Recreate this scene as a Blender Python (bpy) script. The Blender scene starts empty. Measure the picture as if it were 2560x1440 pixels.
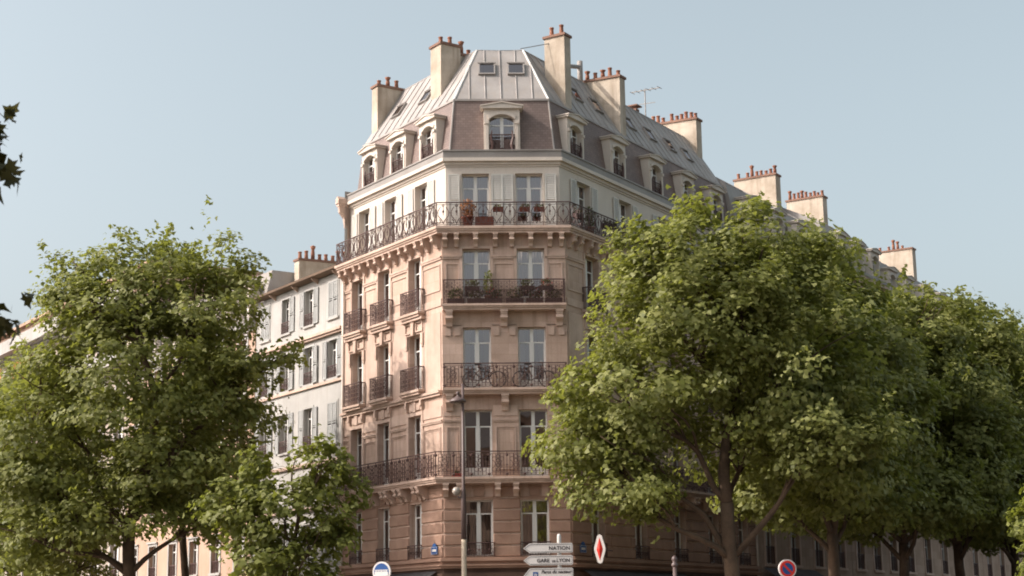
import bpy, bmesh, math, random
import numpy as np
from mathutils import Matrix, Vector
R_ = math.radians
random.seed(7)
rng = np.random.default_rng(11)
scene = bpy.context.scene
COL = scene.collection

# ------------------------------------------------------------------ camera
EYE = 1.7
cam_d = bpy.data.cameras.new('camera')
cam = bpy.data.objects.new('camera', cam_d)
COL.objects.link(cam)
cam_d.sensor_width = 36.0
cam_d.lens = 4030 * 36.0 / 2560
cam_d.clip_end = 3000
cam.matrix_world = Matrix.Translation((0, 0, EYE)) @ Matrix.Rotation(R_(90 + 11.856), 4, 'X') @ Matrix.Rotation(R_(-0.844), 4, 'Z')
cam_d.dof.use_dof = True
cam_d.dof.focus_distance = 66
cam_d.dof.aperture_fstop = 2.2
scene.camera = cam

# ------------------------------------------------------------------ world, sun, exposure
SUN_EL = 38.0
SUN_AZ = 9.0                      # degrees behind the picture plane, sun stands to the left
S = Vector((-math.cos(R_(SUN_EL)) * math.cos(R_(SUN_AZ)), -math.cos(R_(SUN_EL)) * math.sin(R_(SUN_AZ)), math.sin(R_(SUN_EL))))
world = bpy.data.worlds.new('World')
scene.world = world
world.use_nodes = True
wn = world.node_tree
bg = wn.nodes['Background']
sky = wn.nodes.new('ShaderNodeTexSky')
sky.sky_type = 'NISHITA'
sky.sun_disc = False
sky.sun_elevation = R_(SUN_EL)
sky.sun_rotation = math.atan2(S.x, S.y)
sky.altitude = 50
sky.air_density = 1.0
sky.dust_density = 6.0
sky.ozone_density = 0.6
hsv = wn.nodes.new('ShaderNodeHueSaturation')
hsv.inputs['Hue'].default_value = 0.465
hsv.inputs['Saturation'].default_value = 0.50
hsv.inputs['Value'].default_value = 0.97
wn.links.new(sky.outputs[0], hsv.inputs['Color'])
wn.links.new(hsv.outputs[0], bg.inputs[0])
bg.inputs[1].default_value = 0.12
sun_d = bpy.data.lights.new('sun', 'SUN')
sun_d.energy = 2.0
sun_d.angle = R_(0.53)
sun_d.color = (1.0, 0.92, 0.84)
sun = bpy.data.objects.new('sun', sun_d)
sun.rotation_euler = (-S).to_track_quat('-Z', 'Y').to_euler()
sun.location = S * 120
COL.objects.link(sun)
vs = scene.view_settings
vs.view_transform = 'Standard'
vs.look = 'None'
vs.gamma = 1.0
vs.exposure = 1.05
scene.cycles.max_bounces = 6
scene.cycles.transparent_max_bounces = 12
scene.cycles.filter_width = 1.9

# ------------------------------------------------------------------ materials
MATS = {}
def _mat(name):
    m = bpy.data.materials.new(name)
    m.use_nodes = True
    MATS[name] = m
    nt = m.node_tree
    return m, nt, nt.nodes['Principled BSDF']
def N(nt, kind, **kw):
    n = nt.nodes.new('ShaderNode' + kind)
    for k, v in kw.items():
        if hasattr(n, k): setattr(n, k, v)
        else: n.inputs[k.replace('_', ' ')].default_value = v
    return n
def ramp(nt, fac, c0, c1, p0=0.3, p1=0.7):
    r = nt.nodes.new('ShaderNodeValToRGB')
    r.color_ramp.elements[0].position = p0; r.color_ramp.elements[0].color = (*c0, 1)
    r.color_ramp.elements[1].position = p1; r.color_ramp.elements[1].color = (*c1, 1)
    nt.links.new(fac, r.inputs[0])
    return r
def mixc(nt, fac, a, b, mode='MIX'):
    m = nt.nodes.new('ShaderNodeMix'); m.data_type = 'RGBA'; m.blend_type = mode
    if isinstance(fac, (int, float)): m.inputs[0].default_value = fac
    else: nt.links.new(fac, m.inputs[0])
    for i, c in ((6, a), (7, b)):
        if isinstance(c, tuple): m.inputs[i].default_value = (*c, 1)
        else: nt.links.new(c, m.inputs[i])
    return m.outputs[2]
def mottled(name, c0, c1, scale=3.0, rough=0.85, bump=0.15, streak=0.0, fine=40.0, spec=0.3, stain=(0.25, 0.17, 0.11), blocks=None):
    """plain colour with broad mottling, fine grain, soft relief and optional rain streaks / ashlar joints"""
    m, nt, b = _mat(name)
    tc = N(nt, 'TexCoord'); geo = N(nt, 'NewGeometry')
    P = geo.outputs['Position']
    n1 = N(nt, 'TexNoise', Scale=scale / 4, Detail=6.0, Roughness=0.6)
    nt.links.new(P, n1.inputs['Vector'])
    col = ramp(nt, n1.outputs[0], c0, c1, 0.32, 0.68).outputs[0]
    n2 = N(nt, 'TexNoise', Scale=fine, Detail=3.0)
    nt.links.new(P, n2.inputs['Vector'])
    g = ramp(nt, n2.outputs[0], (0.86, 0.86, 0.86), (1.06, 1.06, 1.06), 0.3, 0.7)
    col = mixc(nt, 1.0, col, g.outputs[0], 'MULTIPLY')
    if streak:
        mp = N(nt, 'Mapping'); mp.inputs['Scale'].default_value = (2.6, 2.6, 0.16)
        nt.links.new(P, mp.inputs['Vector'])
        n3 = N(nt, 'TexNoise', Scale=1.6, Detail=6.0, Roughness=0.65)
        nt.links.new(mp.outputs[0], n3.inputs['Vector'])
        r3 = ramp(nt, n3.outputs[0], (0, 0, 0), (1, 1, 1), 0.5, 0.78)
        mm = N(nt, 'Math', operation='MULTIPLY'); mm.inputs[1].default_value = streak
        nt.links.new(r3.outputs[0], mm.inputs[0])
        col = mixc(nt, mm.outputs[0], col, stain)
    hgt = n2.outputs[0]
    if blocks:
        br = N(nt, 'TexBrick'); bw, bh, dark = blocks
        br.inputs['Scale'].default_value = 1.0
        br.inputs['Brick Width'].default_value = bw; br.inputs['Row Height'].default_value = bh
        br.inputs['Mortar Size'].default_value = 0.008; br.inputs['Mortar Smooth'].default_value = 0.5
        br.inputs['Color1'].default_value = (1, 1, 1, 1); br.inputs['Color2'].default_value = (0.83, 0.815, 0.78, 1)
        br.inputs['Mortar'].default_value = (dark, dark * 0.93, dark * 0.86, 1)
        sx = N(nt, 'SeparateXYZ'); nt.links.new(tc.outputs['Object'], sx.inputs[0])
        cx = N(nt, 'CombineXYZ')
        nt.links.new(sx.outputs[0], cx.inputs[0]); nt.links.new(sx.outputs[2], cx.inputs[1])
        nt.links.new(cx.outputs[0], br.inputs['Vector'])
        col = mixc(nt, 1.0, col, br.outputs['Color'], 'MULTIPLY')
    nt.links.new(col, b.inputs['Base Color'])
    b.inputs['Roughness'].default_value = rough
    b.inputs['Specular IOR Level'].default_value = spec
    if bump:
        bp = N(nt, 'Bump'); bp.inputs['Strength'].default_value = bump; bp.inputs['Distance'].default_value = 0.02
        nt.links.new(hgt, bp.inputs['Height'])
        nt.links.new(bp.outputs[0], b.inputs['Normal'])
    return m
mottled('stone', (0.46, 0.325, 0.255), (0.65, 0.48, 0.39), 2.4, 0.9, 0.25, streak=0.62, stain=(0.24, 0.155, 0.11), blocks=(1.05, 0.44, 0.76))
mottled('stone_trim', (0.46, 0.33, 0.26), (0.63, 0.47, 0.38), 3.5, 0.9, 0.25, streak=0.45)
mottled('stone_rustic_shaded', (0.28, 0.17, 0.122), (0.42, 0.27, 0.198), 3.0, 0.92, 0.35, streak=0.35)  # darker copy of the stone: street and tree shade put into the colour
mottled('plaster_white', (0.60, 0.525, 0.45), (0.69, 0.615, 0.535), 2.0, 0.85, 0.12, streak=0.16, stain=(0.42, 0.34, 0.25))
mottled('plaster_pale', (0.36, 0.345, 0.32), (0.46, 0.445, 0.415), 2.6, 0.85, 0.12, streak=0.4, stain=(0.27, 0.22, 0.17))
mottled('plaster_pink', (0.42, 0.28, 0.20), (0.50, 0.35, 0.26), 2.0, 0.88, 0.12, streak=0.22)
mottled('stone_far', (0.38, 0.265, 0.20), (0.50, 0.365, 0.28), 2.0, 0.9, 0.1, streak=0.3, blocks=(1.0, 0.45, 0.86))
mottled('brick_orange', (0.45, 0.16, 0.07), (0.56, 0.22, 0.10), 3.0, 0.9, 0.2)
mottled('chimney_plaster', (0.38, 0.31, 0.235), (0.58, 0.50, 0.405), 4.2, 0.92, 0.4, streak=0.75, stain=(0.24, 0.17, 0.12))
mottled('terracotta', (0.22, 0.095, 0.06), (0.32, 0.15, 0.095), 5.0, 0.85, 0.15)
mottled('cap_tile', (0.20, 0.115, 0.085), (0.28, 0.165, 0.12), 4.0, 0.9, 0.2)
mottled('zinc', (0.27, 0.245, 0.225), (0.38, 0.35, 0.325), 3.6, 0.6, 0.10, streak=0.55, spec=0.5, stain=(0.34, 0.28, 0.22))
mottled('zinc_dark', (0.25, 0.225, 0.205), (0.32, 0.295, 0.27), 3.0, 0.55, 0.06, streak=0.2, stain=(0.22, 0.18, 0.14))
mottled('white_paint', (0.72, 0.70, 0.65), (0.78, 0.76, 0.71), 6.0, 0.5, 0.03, spec=0.5)
mottled('shutter_paint', (0.60, 0.575, 0.52), (0.68, 0.655, 0.60), 5.0, 0.6, 0.04, streak=0.12, stain=(0.4, 0.36, 0.3))
mottled('shutter_grey', (0.335, 0.335, 0.32), (0.40, 0.40, 0.38), 5.0, 0.6, 0.04, streak=0.12, stain=(0.3, 0.27, 0.22))
mottled('plaster_dull', (0.36, 0.30, 0.24), (0.44, 0.375, 0.305), 2.0, 0.85, 0.12, streak=0.2)
mottled('iron', (0.07, 0.036, 0.030), (0.11, 0.062, 0.052), 8.0, 0.6, 0.1, spec=0.4)
mottled('dark_wood', (0.10, 0.06, 0.045), (0.15, 0.09, 0.065), 6.0, 0.6, 0.1)
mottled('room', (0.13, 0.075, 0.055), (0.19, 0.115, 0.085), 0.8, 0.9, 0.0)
mottled('curtain', (0.58, 0.54, 0.48), (0.68, 0.64, 0.58), 1.5, 0.9, 0.0)
mottled('bark', (0.06, 0.04, 0.027), (0.13, 0.085, 0.055), 6.0, 0.95, 0.6, fine=18.0)
mottled('asphalt', (0.05, 0.042, 0.038), (0.07, 0.06, 0.054), 3.0, 0.9, 0.3)
mottled('paving', (0.24, 0.20, 0.16), (0.32, 0.27, 0.22), 2.0, 0.9, 0.2)
mottled('kerb', (0.30, 0.27, 0.23), (0.38, 0.34, 0.29), 4.0, 0.85, 0.2)
mottled('awning_cloth', (0.045, 0.040, 0.042), (0.075, 0.066, 0.066), 3.0, 0.9, 0.1)
mottled('soot', (0.16, 0.11, 0.08), (0.24, 0.17, 0.12), 3.0, 0.9, 0.1)
mottled('lamp_metal', (0.09, 0.06, 0.055), (0.13, 0.09, 0.08), 6.0, 0.45, 0.05, spec=0.5)
mottled('pole_pale', (0.42, 0.34, 0.25), (0.50, 0.41, 0.30), 6.0, 0.5, 0.05)
mottled('sign_white', (0.66, 0.62, 0.58), (0.72, 0.68, 0.64), 6.0, 0.4, 0.0)
mottled('sign_blue', (0.02, 0.07, 0.22), (0.03, 0.10, 0.28), 6.0, 0.4, 0.0)
mottled('sign_red', (0.62, 0.03, 0.02), (0.70, 0.05, 0.03), 6.0, 0.35, 0.0)
mottled('sign_black', (0.03, 0.022, 0.022), (0.045, 0.035, 0.035), 6.0, 0.5, 0.0)
mottled('steel', (0.48, 0.46, 0.43), (0.58, 0.56, 0.52), 8.0, 0.4, 0.0, spec=0.6)
mottled('globe_glass', (0.30, 0.26, 0.22), (0.36, 0.31, 0.26), 8.0, 0.25, 0.0, spec=0.6)
mottled('planter_red', (0.16, 0.05, 0.035), (0.24, 0.08, 0.05), 6.0, 0.8, 0.1)
mottled('planter_dark', (0.06, 0.035, 0.03), (0.09, 0.05, 0.045), 6.0, 0.8, 0.1)
mottled('rubber', (0.03, 0.025, 0.025), (0.04, 0.035, 0.035), 6.0, 0.7, 0.0)
mottled('flower_red', (0.55, 0.05, 0.04), (0.70, 0.12, 0.08), 20.0, 0.7, 0.0)
mottled('flower_white', (0.72, 0.68, 0.55), (0.78, 0.74, 0.60), 20.0, 0.7, 0.0)
def slate_mat():
    m, nt, b = _mat('slate')
    tc = N(nt, 'TexCoord')
    sx = N(nt, 'SeparateXYZ'); nt.links.new(tc.outputs['Object'], sx.inputs[0])
    cx = N(nt, 'CombineXYZ'); nt.links.new(sx.outputs[0], cx.inputs[0]); nt.links.new(sx.outputs[2], cx.inputs[1])
    br = N(nt, 'TexBrick'); nt.links.new(cx.outputs[0], br.inputs['Vector'])
    br.inputs['Scale'].default_value = 1; br.inputs['Brick Width'].default_value = 0.2; br.inputs['Row Height'].default_value = 0.11
    br.inputs['Mortar Size'].default_value = 0.006
    br.inputs['Color1'].default_value = (0.205, 0.15, 0.128, 1); br.inputs['Color2'].default_value = (0.165, 0.118, 0.10, 1)
    br.inputs['Mortar'].default_value = (0.10, 0.07, 0.06, 1)
    n1 = N(nt, 'TexNoise', Scale=0.9, Detail=5.0); nt.links.new(tc.outputs['Object'], n1.inputs['Vector'])
    g = ramp(nt, n1.outputs[0], (0.85, 0.85, 0.86), (1.15, 1.12, 1.1))
    nt.links.new(mixc(nt, 1.0, br.outputs['Color'], g.outputs[0], 'MULTIPLY'), b.inputs['Base Color'])
    b.inputs['Roughness'].default_value = 0.6
    bp = N(nt, 'Bump'); bp.inputs['Strength'].default_value = 0.5; bp.inputs['Distance'].default_value = 0.01
    nt.links.new(br.outputs['Fac'], bp.inputs['Height']); bp.invert = True
    nt.links.new(bp.outputs[0], b.inputs['Normal'])
slate_mat()
def glass_mat(name, tint, ior):
    m, nt, b = _mat(name)
    out = nt.nodes['Material Output']; nt.nodes.remove(b)
    tr = N(nt, 'BsdfTransparent'); tr.inputs[0].default_value = (*tint, 1)
    gl = N(nt, 'BsdfGlossy'); gl.inputs['Roughness'].default_value = 0.02; gl.inputs[0].default_value = (1.0, 0.91, 0.91, 1)
    fr = N(nt, 'Fresnel'); fr.inputs['IOR'].default_value = ior
    n = N(nt, 'TexNoise', Scale=1.3, Detail=1.0); geo = N(nt, 'NewGeometry'); nt.links.new(geo.outputs['Position'], n.inputs['Vector'])
    bp = N(nt, 'Bump'); bp.inputs['Strength'].default_value = 0.05; bp.inputs['Distance'].default_value = 0.05
    nt.links.new(n.outputs[0], bp.inputs['Height']); nt.links.new(bp.outputs[0], gl.inputs['Normal'])
    mx = N(nt, 'MixShader'); nt.links.new(fr.outputs[0], mx.inputs[0]); nt.links.new(tr.outputs[0], mx.inputs[1]); nt.links.new(gl.outputs[0], mx.inputs[2])
    nt.links.new(mx.outputs[0], out.inputs[0])
glass_mat('glass', (0.72, 0.66, 0.62), 2.9)
def leaf_mat(name, c0, c1, trans=0.35, tcol=(0.16, 0.19, 0.03), rough=0.55):
    m, nt, b = _mat(name)
    out = nt.nodes['Material Output']
    geo = N(nt, 'NewGeometry')
    r = ramp(nt, geo.outputs['Random Per Island'], c0, c1, 0.0, 1.0)
    nt.links.new(r.outputs[0], b.inputs['Base Color'])
    b.inputs['Roughness'].default_value = rough
    b.inputs['Specular IOR Level'].default_value = 0.3
    tl = N(nt, 'BsdfTranslucent'); tl.inputs[0].default_value = (*tcol, 1)
    mx = N(nt, 'MixShader'); mx.inputs[0].default_value = trans
    nt.links.new(b.outputs[0], mx.inputs[1]); nt.links.new(tl.outputs[0], mx.inputs[2])
    nt.links.new(mx.outputs[0], out.inputs[0])
leaf_mat('leaf', (0.095, 0.11, 0.024), (0.30, 0.305, 0.105), 0.40, (0.30, 0.325, 0.05))
leaf_mat('leaf_backlit', (0.04, 0.042, 0.014), (0.08, 0.08, 0.024), 0.2, (0.10, 0.09, 0.02))  # darkened leaf copy: the near crown's own shade is in the colour
leaf_mat('leaf_fresh', (0.085, 0.10, 0.019), (0.23, 0.24, 0.065), 0.38, (0.25, 0.28, 0.035))
leaf_mat('leaf_plant', (0.05, 0.055, 0.02), (0.11, 0.11, 0.035), 0.25)
leaf_mat('leaf_orange', (0.26, 0.12, 0.06), (0.40, 0.22, 0.11), 0.25, (0.5, 0.2, 0.05))

# ------------------------------------------------------------------ mesh tools
class MB:
    def __init__(s): s.v = []; s.f = []
    def add(s, vs_, fs):
        o = len(s.v); s.v.extend([tuple(p) for p in vs_]); s.f.extend([tuple(i + o for i in q) for q in fs]); return s
    def hexa(s, p):     # p[0..3] bottom ring ccw from above, p[4..7] top ring
        return s.add(p, [(3, 2, 1, 0), (4, 5, 6, 7), (0, 1, 5, 4), (1, 2, 6, 5), (2, 3, 7, 6), (3, 0, 4, 7)])
    def box(s, x0, x1, y0, y1, z0, z1):
        return s.hexa([(x0, y0, z0), (x1, y0, z0), (x1, y1, z0), (x0, y1, z0), (x0, y0, z1), (x1, y0, z1), (x1, y1, z1), (x0, y1, z1)])
    def prism_z(s, poly, z0, z1):     # poly ccw from above
        a = sum(poly[i][0] * poly[(i + 1) % len(poly)][1] - poly[(i + 1) % len(poly)][0] * poly[i][1] for i in range(len(poly)))
        if a < 0: poly = poly[::-1]
        n = len(poly)
        return s.add([(p[0], p[1], z0) for p in poly] + [(p[0], p[1], z1) for p in poly],
                     [tuple(range(n - 1, -1, -1)), tuple(range(n, 2 * n))] + [(i, (i + 1) % n, n + (i + 1) % n, n + i) for i in range(n)])
    def prism_y(s, poly, y0, y1):     # poly (x,z) ccw seen from the front (-y)
        n = len(poly)
        return s.add([(p[0], y0, p[1]) for p in poly] + [(p[0], y1, p[1]) for p in poly],
                     [tuple(range(n)), tuple(range(2 * n - 1, n - 1, -1))] + [((i + 1) % n, i, n + i, n + (i + 1) % n) for i in range(n)])
    def prism_x(s, poly, x0, x1):     # poly (y,z)
        n = len(poly)
        return s.add([(x0, p[0], p[1]) for p in poly] + [(x1, p[0], p[1]) for p in poly],
                     [tuple(range(n)), tuple(range(2 * n - 1, n - 1, -1))] + [((i + 1) % n, i, n + i, n + (i + 1) % n) for i in range(n)])
    def tube(s, pts, r, n=4, closed=False, caps=True):
        pts = [Vector(p) for p in pts]; k = len(pts); rs = r if isinstance(r, (list, tuple)) else [r] * k
        base = len(s.v); prev = None
        for i, p in enumerate(pts):
            if closed: d = pts[(i + 1) % k] - pts[i - 1]
            else: d = pts[min(i + 1, k - 1)] - pts[max(i - 1, 0)]
            d = d.normalized() if d.length > 1e-9 else Vector((0, 0, 1))
            if prev is None:
                a = d.cross(Vector((0, 0, 1)))
                if a.length < 1e-3: a = d.cross(Vector((1, 0, 0)))
            else:
                a = prev - d * prev.dot(d)
                if a.length < 1e-6: a = d.orthogonal()
            a.normalize(); b = d.cross(a); prev = a
            for j in range(n):
                t = 2 * math.pi * (j + 0.5) / n
                s.v.append(tuple(p + (a * math.cos(t) + b * math.sin(t)) * rs[i]))
        for i in range(k if closed else k - 1):
            i2 = (i + 1) % k
            for j in range(n):
                j2 = (j + 1) % n
                s.f.append((base + i * n + j, base + i * n + j2, base + i2 * n + j2, base + i2 * n + j))
        if caps and not closed:
            s.f.append(tuple(base + j for j in range(n - 1, -1, -1))); s.f.append(tuple(base + (k - 1) * n + j for j in range(n)))
        return s
    def lathe(s, prof, n=10, c=(0, 0, 0)):
        base = len(s.v)
        for r, z in prof:
            for j in range(n):
                t = 2 * math.pi * j / n
                s.v.append((c[0] + r * math.cos(t), c[1] + r * math.sin(t), c[2] + z))
        for i in range(len(prof) - 1):
            for j in range(n):
                j2 = (j + 1) % n
                s.f.append((base + i * n + j, base + i * n + j2, base + (i + 1) * n + j2, base + (i + 1) * n + j))
        s.f.append(tuple(base + j for j in range(n - 1, -1, -1))); s.f.append(tuple(base + (len(prof) - 1) * n + j for j in range(n)))
        return s
    def mesh(s, name, mat, smooth=False):
        me = bpy.data.meshes.new(name)
        me.from_pydata(s.v, [], s.f)
        me.materials.append(MATS[mat])
        if smooth: me.polygons.foreach_set('use_smooth', [True] * len(me.polygons))
        me.update()
        return me
I4 = Matrix.Identity(4)
def T(x, y, z): return Matrix.Translation((x, y, z))
def inst(name, mesh, parent=None, world_m=None, local=None):
    """link one object; world_m = wanted world matrix, local = matrix relative to the parent"""
    o = bpy.data.objects.new(name, mesh)
    COL.objects.link(o)
    if parent is not None:
        o.parent = parent
        o.matrix_basis = local if local is not None else (WM[parent.name].inverted() @ (world_m if world_m is not None else I4))
        WM[o.name] = WM[parent.name] @ o.matrix_basis
    else:
        o.matrix_basis = world_m if world_m is not None else I4
        WM[o.name] = o.matrix_basis.copy()
    return o
WM = {}
def thing(name, label, cat, m=None, group=None, mesh=None):
    o = inst(name, mesh, None, m if m is not None else I4)
    o['label'] = label; o['category'] = cat
    if group: o['group'] = group
    return o
def struct(name, mb, mat):
    o = inst(name, mb.mesh(name, mat)); o['kind'] = 'structure'; return o

# ------------------------------------------------------------------ plan of the corner block
PSI, AL, AR, W = R_(1.9), R_(57.7), R_(55.7), 4.98
def rot2(v, a): return Vector((v[0] * math.cos(a) - v[1] * math.sin(a), v[0] * math.sin(a) + v[1] * math.cos(a)))
U = Vector((math.cos(PSI), math.sin(PSI)))
CEN = Vector((-0.315, 63.4))
PL, PR = CEN - U * W / 2, CEN + U * W / 2
DL, DR = rot2(-U, -AL), rot2(U, AR)
NC = Vector((U.y, -U.x)); NL = Vector((-DL.y, DL.x)); NR = Vector((DR.y, -DR.x))
TL, TR = math.tan(AL / 2), math.tan(AR / 2)
LLEN, RLEN = 8.3, 17.5
def frame(o, x):     # right-handed: x to the right seen from the street, y into the block, z up
    return Matrix(((x.x, -x.y, 0, o.x), (x.y, x.x, 0, o.y), (0, 0, 1, 0), (0, 0, 0, 1)))
FC, FR, FL = frame(PL, U), frame(PR, DR), frame(PL, -DL)
FACES = {'C': FC, 'R': FR, 'L': FL}
def offs(d, ll=LLEN, rl=RLEN):     # facade line moved outward by d
    a = PL + d * (NC - U * TL); b = PR + d * (NC + U * TR)
    return [PL + DL * ll + NL * d, a, b, PR + DR * rl + NR * d]
def band(mb, d0, d1, z0, z1, ll=LLEN, rl=RLEN):
    return mb.prism_z([tuple(p) for p in offs(d1, ll, rl)] + [tuple(p) for p in reversed(offs(d0, ll, rl))], z0, z1)
def span(face, d):      # extent of a face moved outward by d, in its own x
    if face == 'C': return -d * TL, W + d * TR
    if face == 'R': return -d * TR, RLEN
    return -LLEN, d * TL
def wall_holes(mb, x0, x1, z0, z1, holes, y=0.0, reveal=0.34):
    xs = sorted({x0, x1} | {h[0] for h in holes} | {h[1] for h in holes}); zs = sorted({z0, z1} | {h[2] for h in holes} | {h[3] for h in holes})
    for i in range(len(xs) - 1):
        for j in range(len(zs) - 1):
            cx, cz = (xs[i] + xs[i + 1]) / 2, (zs[j] + zs[j + 1]) / 2
            if any(h[0] < cx < h[1] and h[2] < cz < h[3] for h in holes): continue
            mb.add([(xs[i], y, zs[j]), (xs[i + 1], y, zs[j]), (xs[i + 1], y, zs[j + 1]), (xs[i], y, zs[j + 1])], [(0, 1, 2, 3)])
    for a, b, c, d in holes:
        p = [(a, y, c), (b, y, c), (b, y, d), (a, y, d)]; q = [(a, y + reveal, c), (b, y + reveal, c), (b, y + reveal, d), (a, y + reveal, d)]
        mb.add(p + q, [(0, 4, 5, 1), (1, 5, 6, 2), (2, 6, 7, 3), (3, 7, 4, 0)])
    return mb

# ------------------------------------------------------------------ repeated pieces (cached meshes)
CACHE = {}
def cached(key, fn):
    if key not in CACHE: CACHE[key] = fn()
    return CACHE[key]
def casement_mesh(w, h, kick, mat='white_paint', simple=False):
    def fn():
        mb = MB(); y = 0.0; e = 0.055; d = 0.06
        mb.box(-w / 2, -w / 2 + e, y, y + d, 0, h); mb.box(w / 2 - e, w / 2, y, y + d, 0, h)
        mb.box(-w / 2 + e, w / 2 - e, y, y + d, h - e, h); mb.box(-w / 2 + e, w / 2 - e, y, y + d, 0, e)
        mb.box(-0.065, 0.065, y - 0.02, y + d - 0.005, e, h - e)
        zt = e + (h - 2 * e) * 0.77
        mb.box(-w / 2 + e, -0.065, y + 0.004, y + d - 0.01, zt - 0.025, zt + 0.025); mb.box(0.065, w / 2 - e, y + 0.004, y + d - 0.01, zt - 0.025, zt + 0.025)
        if not simple:
            for sx in (-1, 1):
                a, b = sorted((sx * 0.065, sx * (w / 2 - e)))
                mb.box(a, a + 0.03, y + 0.008, y + d - 0.015, e, zt - 0.025); mb.box(b - 0.03, b, y + 0.008, y + d - 0.015, e, zt - 0.025)
                if kick:
                    mb.box(a + 0.03, b - 0.03, y + 0.012, y + d - 0.015, e, kick); mb.box(a + 0.08, b - 0.08, y - 0.004, y + 0.012, e + 0.06, kick - 0.06)
        return mb.mesh('window', mat)
    return cached(('case', round(w, 2), round(h, 2), kick, mat, simple), fn)
def pane_mesh(w, h):
    return cached(('pane', round(w, 3), round(h, 3)), lambda: MB().add([(-w / 2, 0, 0), (w / 2, 0, 0), (w / 2, 0, h), (-w / 2, 0, h)], [(0, 1, 2, 3)]).mesh('pane', 'glass'))
def curtain_mesh(w, h, kind):
    def fn():
        mb = MB(); n = 30
        spans = {'full': [(-w / 2, w / 2)], 'sides': [(-w / 2, -w * 0.24), (w * 0.24, w / 2)], 'left': [(-w / 2, 0.0)], 'half': [(-w / 2, w / 2)]}[kind]
        z0 = h * 0.4 if kind == 'half' else 0.0
        for a, b in spans:
            vs_ = []
            for i in range(n + 1):
                x = a + (b - a) * i / n; y = 0.02 * math.sin(i * 1.9) + 0.012 * math.sin(i * 0.83)
                vs_ += [(x, y, z0), (x, y, h)]
            mb.add(vs_, [(2 * i, 2 * i + 2, 2 * i + 3, 2 * i + 1) for i in range(n)])
        return mb.mesh('curtain', 'curtain')
    return cached(('cur', round(w, 2), round(h, 2), kind), fn)
def window(root, face_m, x, y, z, w, h, kick=0.38, curtain=None, reveal=0.26, name='window', simple=False, sub=False):
    """casement in an opening whose outer plane lies at y; panes and curtain are its sub-parts (siblings when sub)"""
    M = face_m @ T(x, y + reveal, z)
    wd = inst(name, casement_mesh(w, h, kick, simple=simple), root, M)
    e = 0.055; zt = e + (h - 2 * e) * 0.77; zb = kick if kick and not simple else e
    pw = w / 2 - e - 0.065
    par = root if sub else wd
    base = M
    for sx in (-1, 1):
        for (a, b) in ((zb, zt - 0.025), (zt + 0.025, h - e)):
            tilt = Matrix.Rotation(random.uniform(-0.03, 0.03), 4, 'Z') @ Matrix.Rotation(random.uniform(-0.012, 0.012), 4, 'X')
            inst('pane', pane_mesh(pw, b - a), par, base @ T(sx * (0.065 + pw / 2), 0.035, a) @ tilt)
    if curtain:
        inst('curtain', curtain_mesh(w - 0.04, h - 0.06, curtain), par, base @ T(0, 0.14, 0.03))
    return wd
def shutter_mesh(w, h, mat='shutter_paint'):
    def fn():
        mb = MB(); e = 0.05; d = 0.04
        mb.box(0, e, 0, d, 0, h); mb.box(w - e, w, 0, d, 0, h)
        for z in (0, h * 0.5 - e / 2, h - e): mb.box(e, w - e, 0.002, d - 0.002, z, z + e)
        n = int(h / 0.075)
        for i in range(n):
            z = e + (h - 2 * e) * (i + 0.5) / n
            if abs(z - h / 2) < 0.045: continue
            mb.hexa([(e, 0.004, z - 0.03), (w - e, 0.004, z - 0.03), (w - e, 0.014, z - 0.03), (e, 0.014, z - 0.03),
                     (e, 0.026, z + 0.024), (w - e, 0.026, z + 0.024), (w - e, 0.036, z + 0.024), (e, 0.036, z + 0.024)])
        return mb.mesh('shutter', mat)
    return cached(('shut', round(w, 2), round(h, 2), mat), fn)
def pot_mesh(k=0):
    return cached(('pot', k), lambda: MB().lathe([(0.11, 0), (0.10, 0.05), (0.085, 0.32), (0.08, 0.42), (0.10, 0.45), (0.10, 0.5), (0.075, 0.51)] if k == 0 else
                  [(0.10, 0), (0.095, 0.4), (0.07, 0.62), (0.105, 0.66), (0.105, 0.7), (0.14, 0.78), (0.02, 0.86)], 9).mesh('chimney_pot', 'terracotta', True))
def chimney(root, face_m, x0, x1, y0, y1, z0, z1, npots, name='chimney', mat='chimney_plaster', slope=0.0):
    """slab stack standing across the roof; y0 is the street end"""
    mb = MB()
    mb.hexa([(x0, y0, z0), (x1, y0, z0), (x1, y1, z0), (x0, y1, z0), (x0, y0, z1), (x1, y0, z1), (x1, y1, z1 + slope), (x0, y1, z1 + slope)])
    o = inst(name, mb.mesh('chimney', mat), root, face_m)
    cp = MB(); e = 0.06
    cp.hexa([(x0 - e, y0 - e, z1 + 0.002), (x1 + e, y0 - e, z1 + 0.002), (x1 + e, y1 + e, z1 + slope + 0.002), (x0 - e, y1 + e, z1 + slope + 0.002),
             (x0 - e, y0 - e, z1 + 0.11), (x1 + e, y0 - e, z1 + 0.11), (x1 + e, y1 + e, z1 + slope + 0.11), (x0 - e, y1 + e, z1 + slope + 0.11)])
    inst('chimney_cap', cp.mesh('chimney_cap', 'cap_tile'), o, face_m)
    for i in range(npots):
        f = (i + 0.5) / npots
        if npots > 2 and random.random() < 0.1: continue
        k = 1 if random.random() < 0.18 else 0
        sc = random.uniform(0.55, 1.0)
        inst('chimney_pot', pot_mesh(k), o, face_m @ T((x0 + x1) / 2 + random.uniform(-.05, .05), y0 + (y1 - y0) * f, z1 + slope * f + 0.10) @ Matrix.Rotation(random.uniform(-.06, .06), 4, 'Y') @ Matrix.Diagonal((1.05, 1.05, sc, 1)))
    return o

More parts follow.
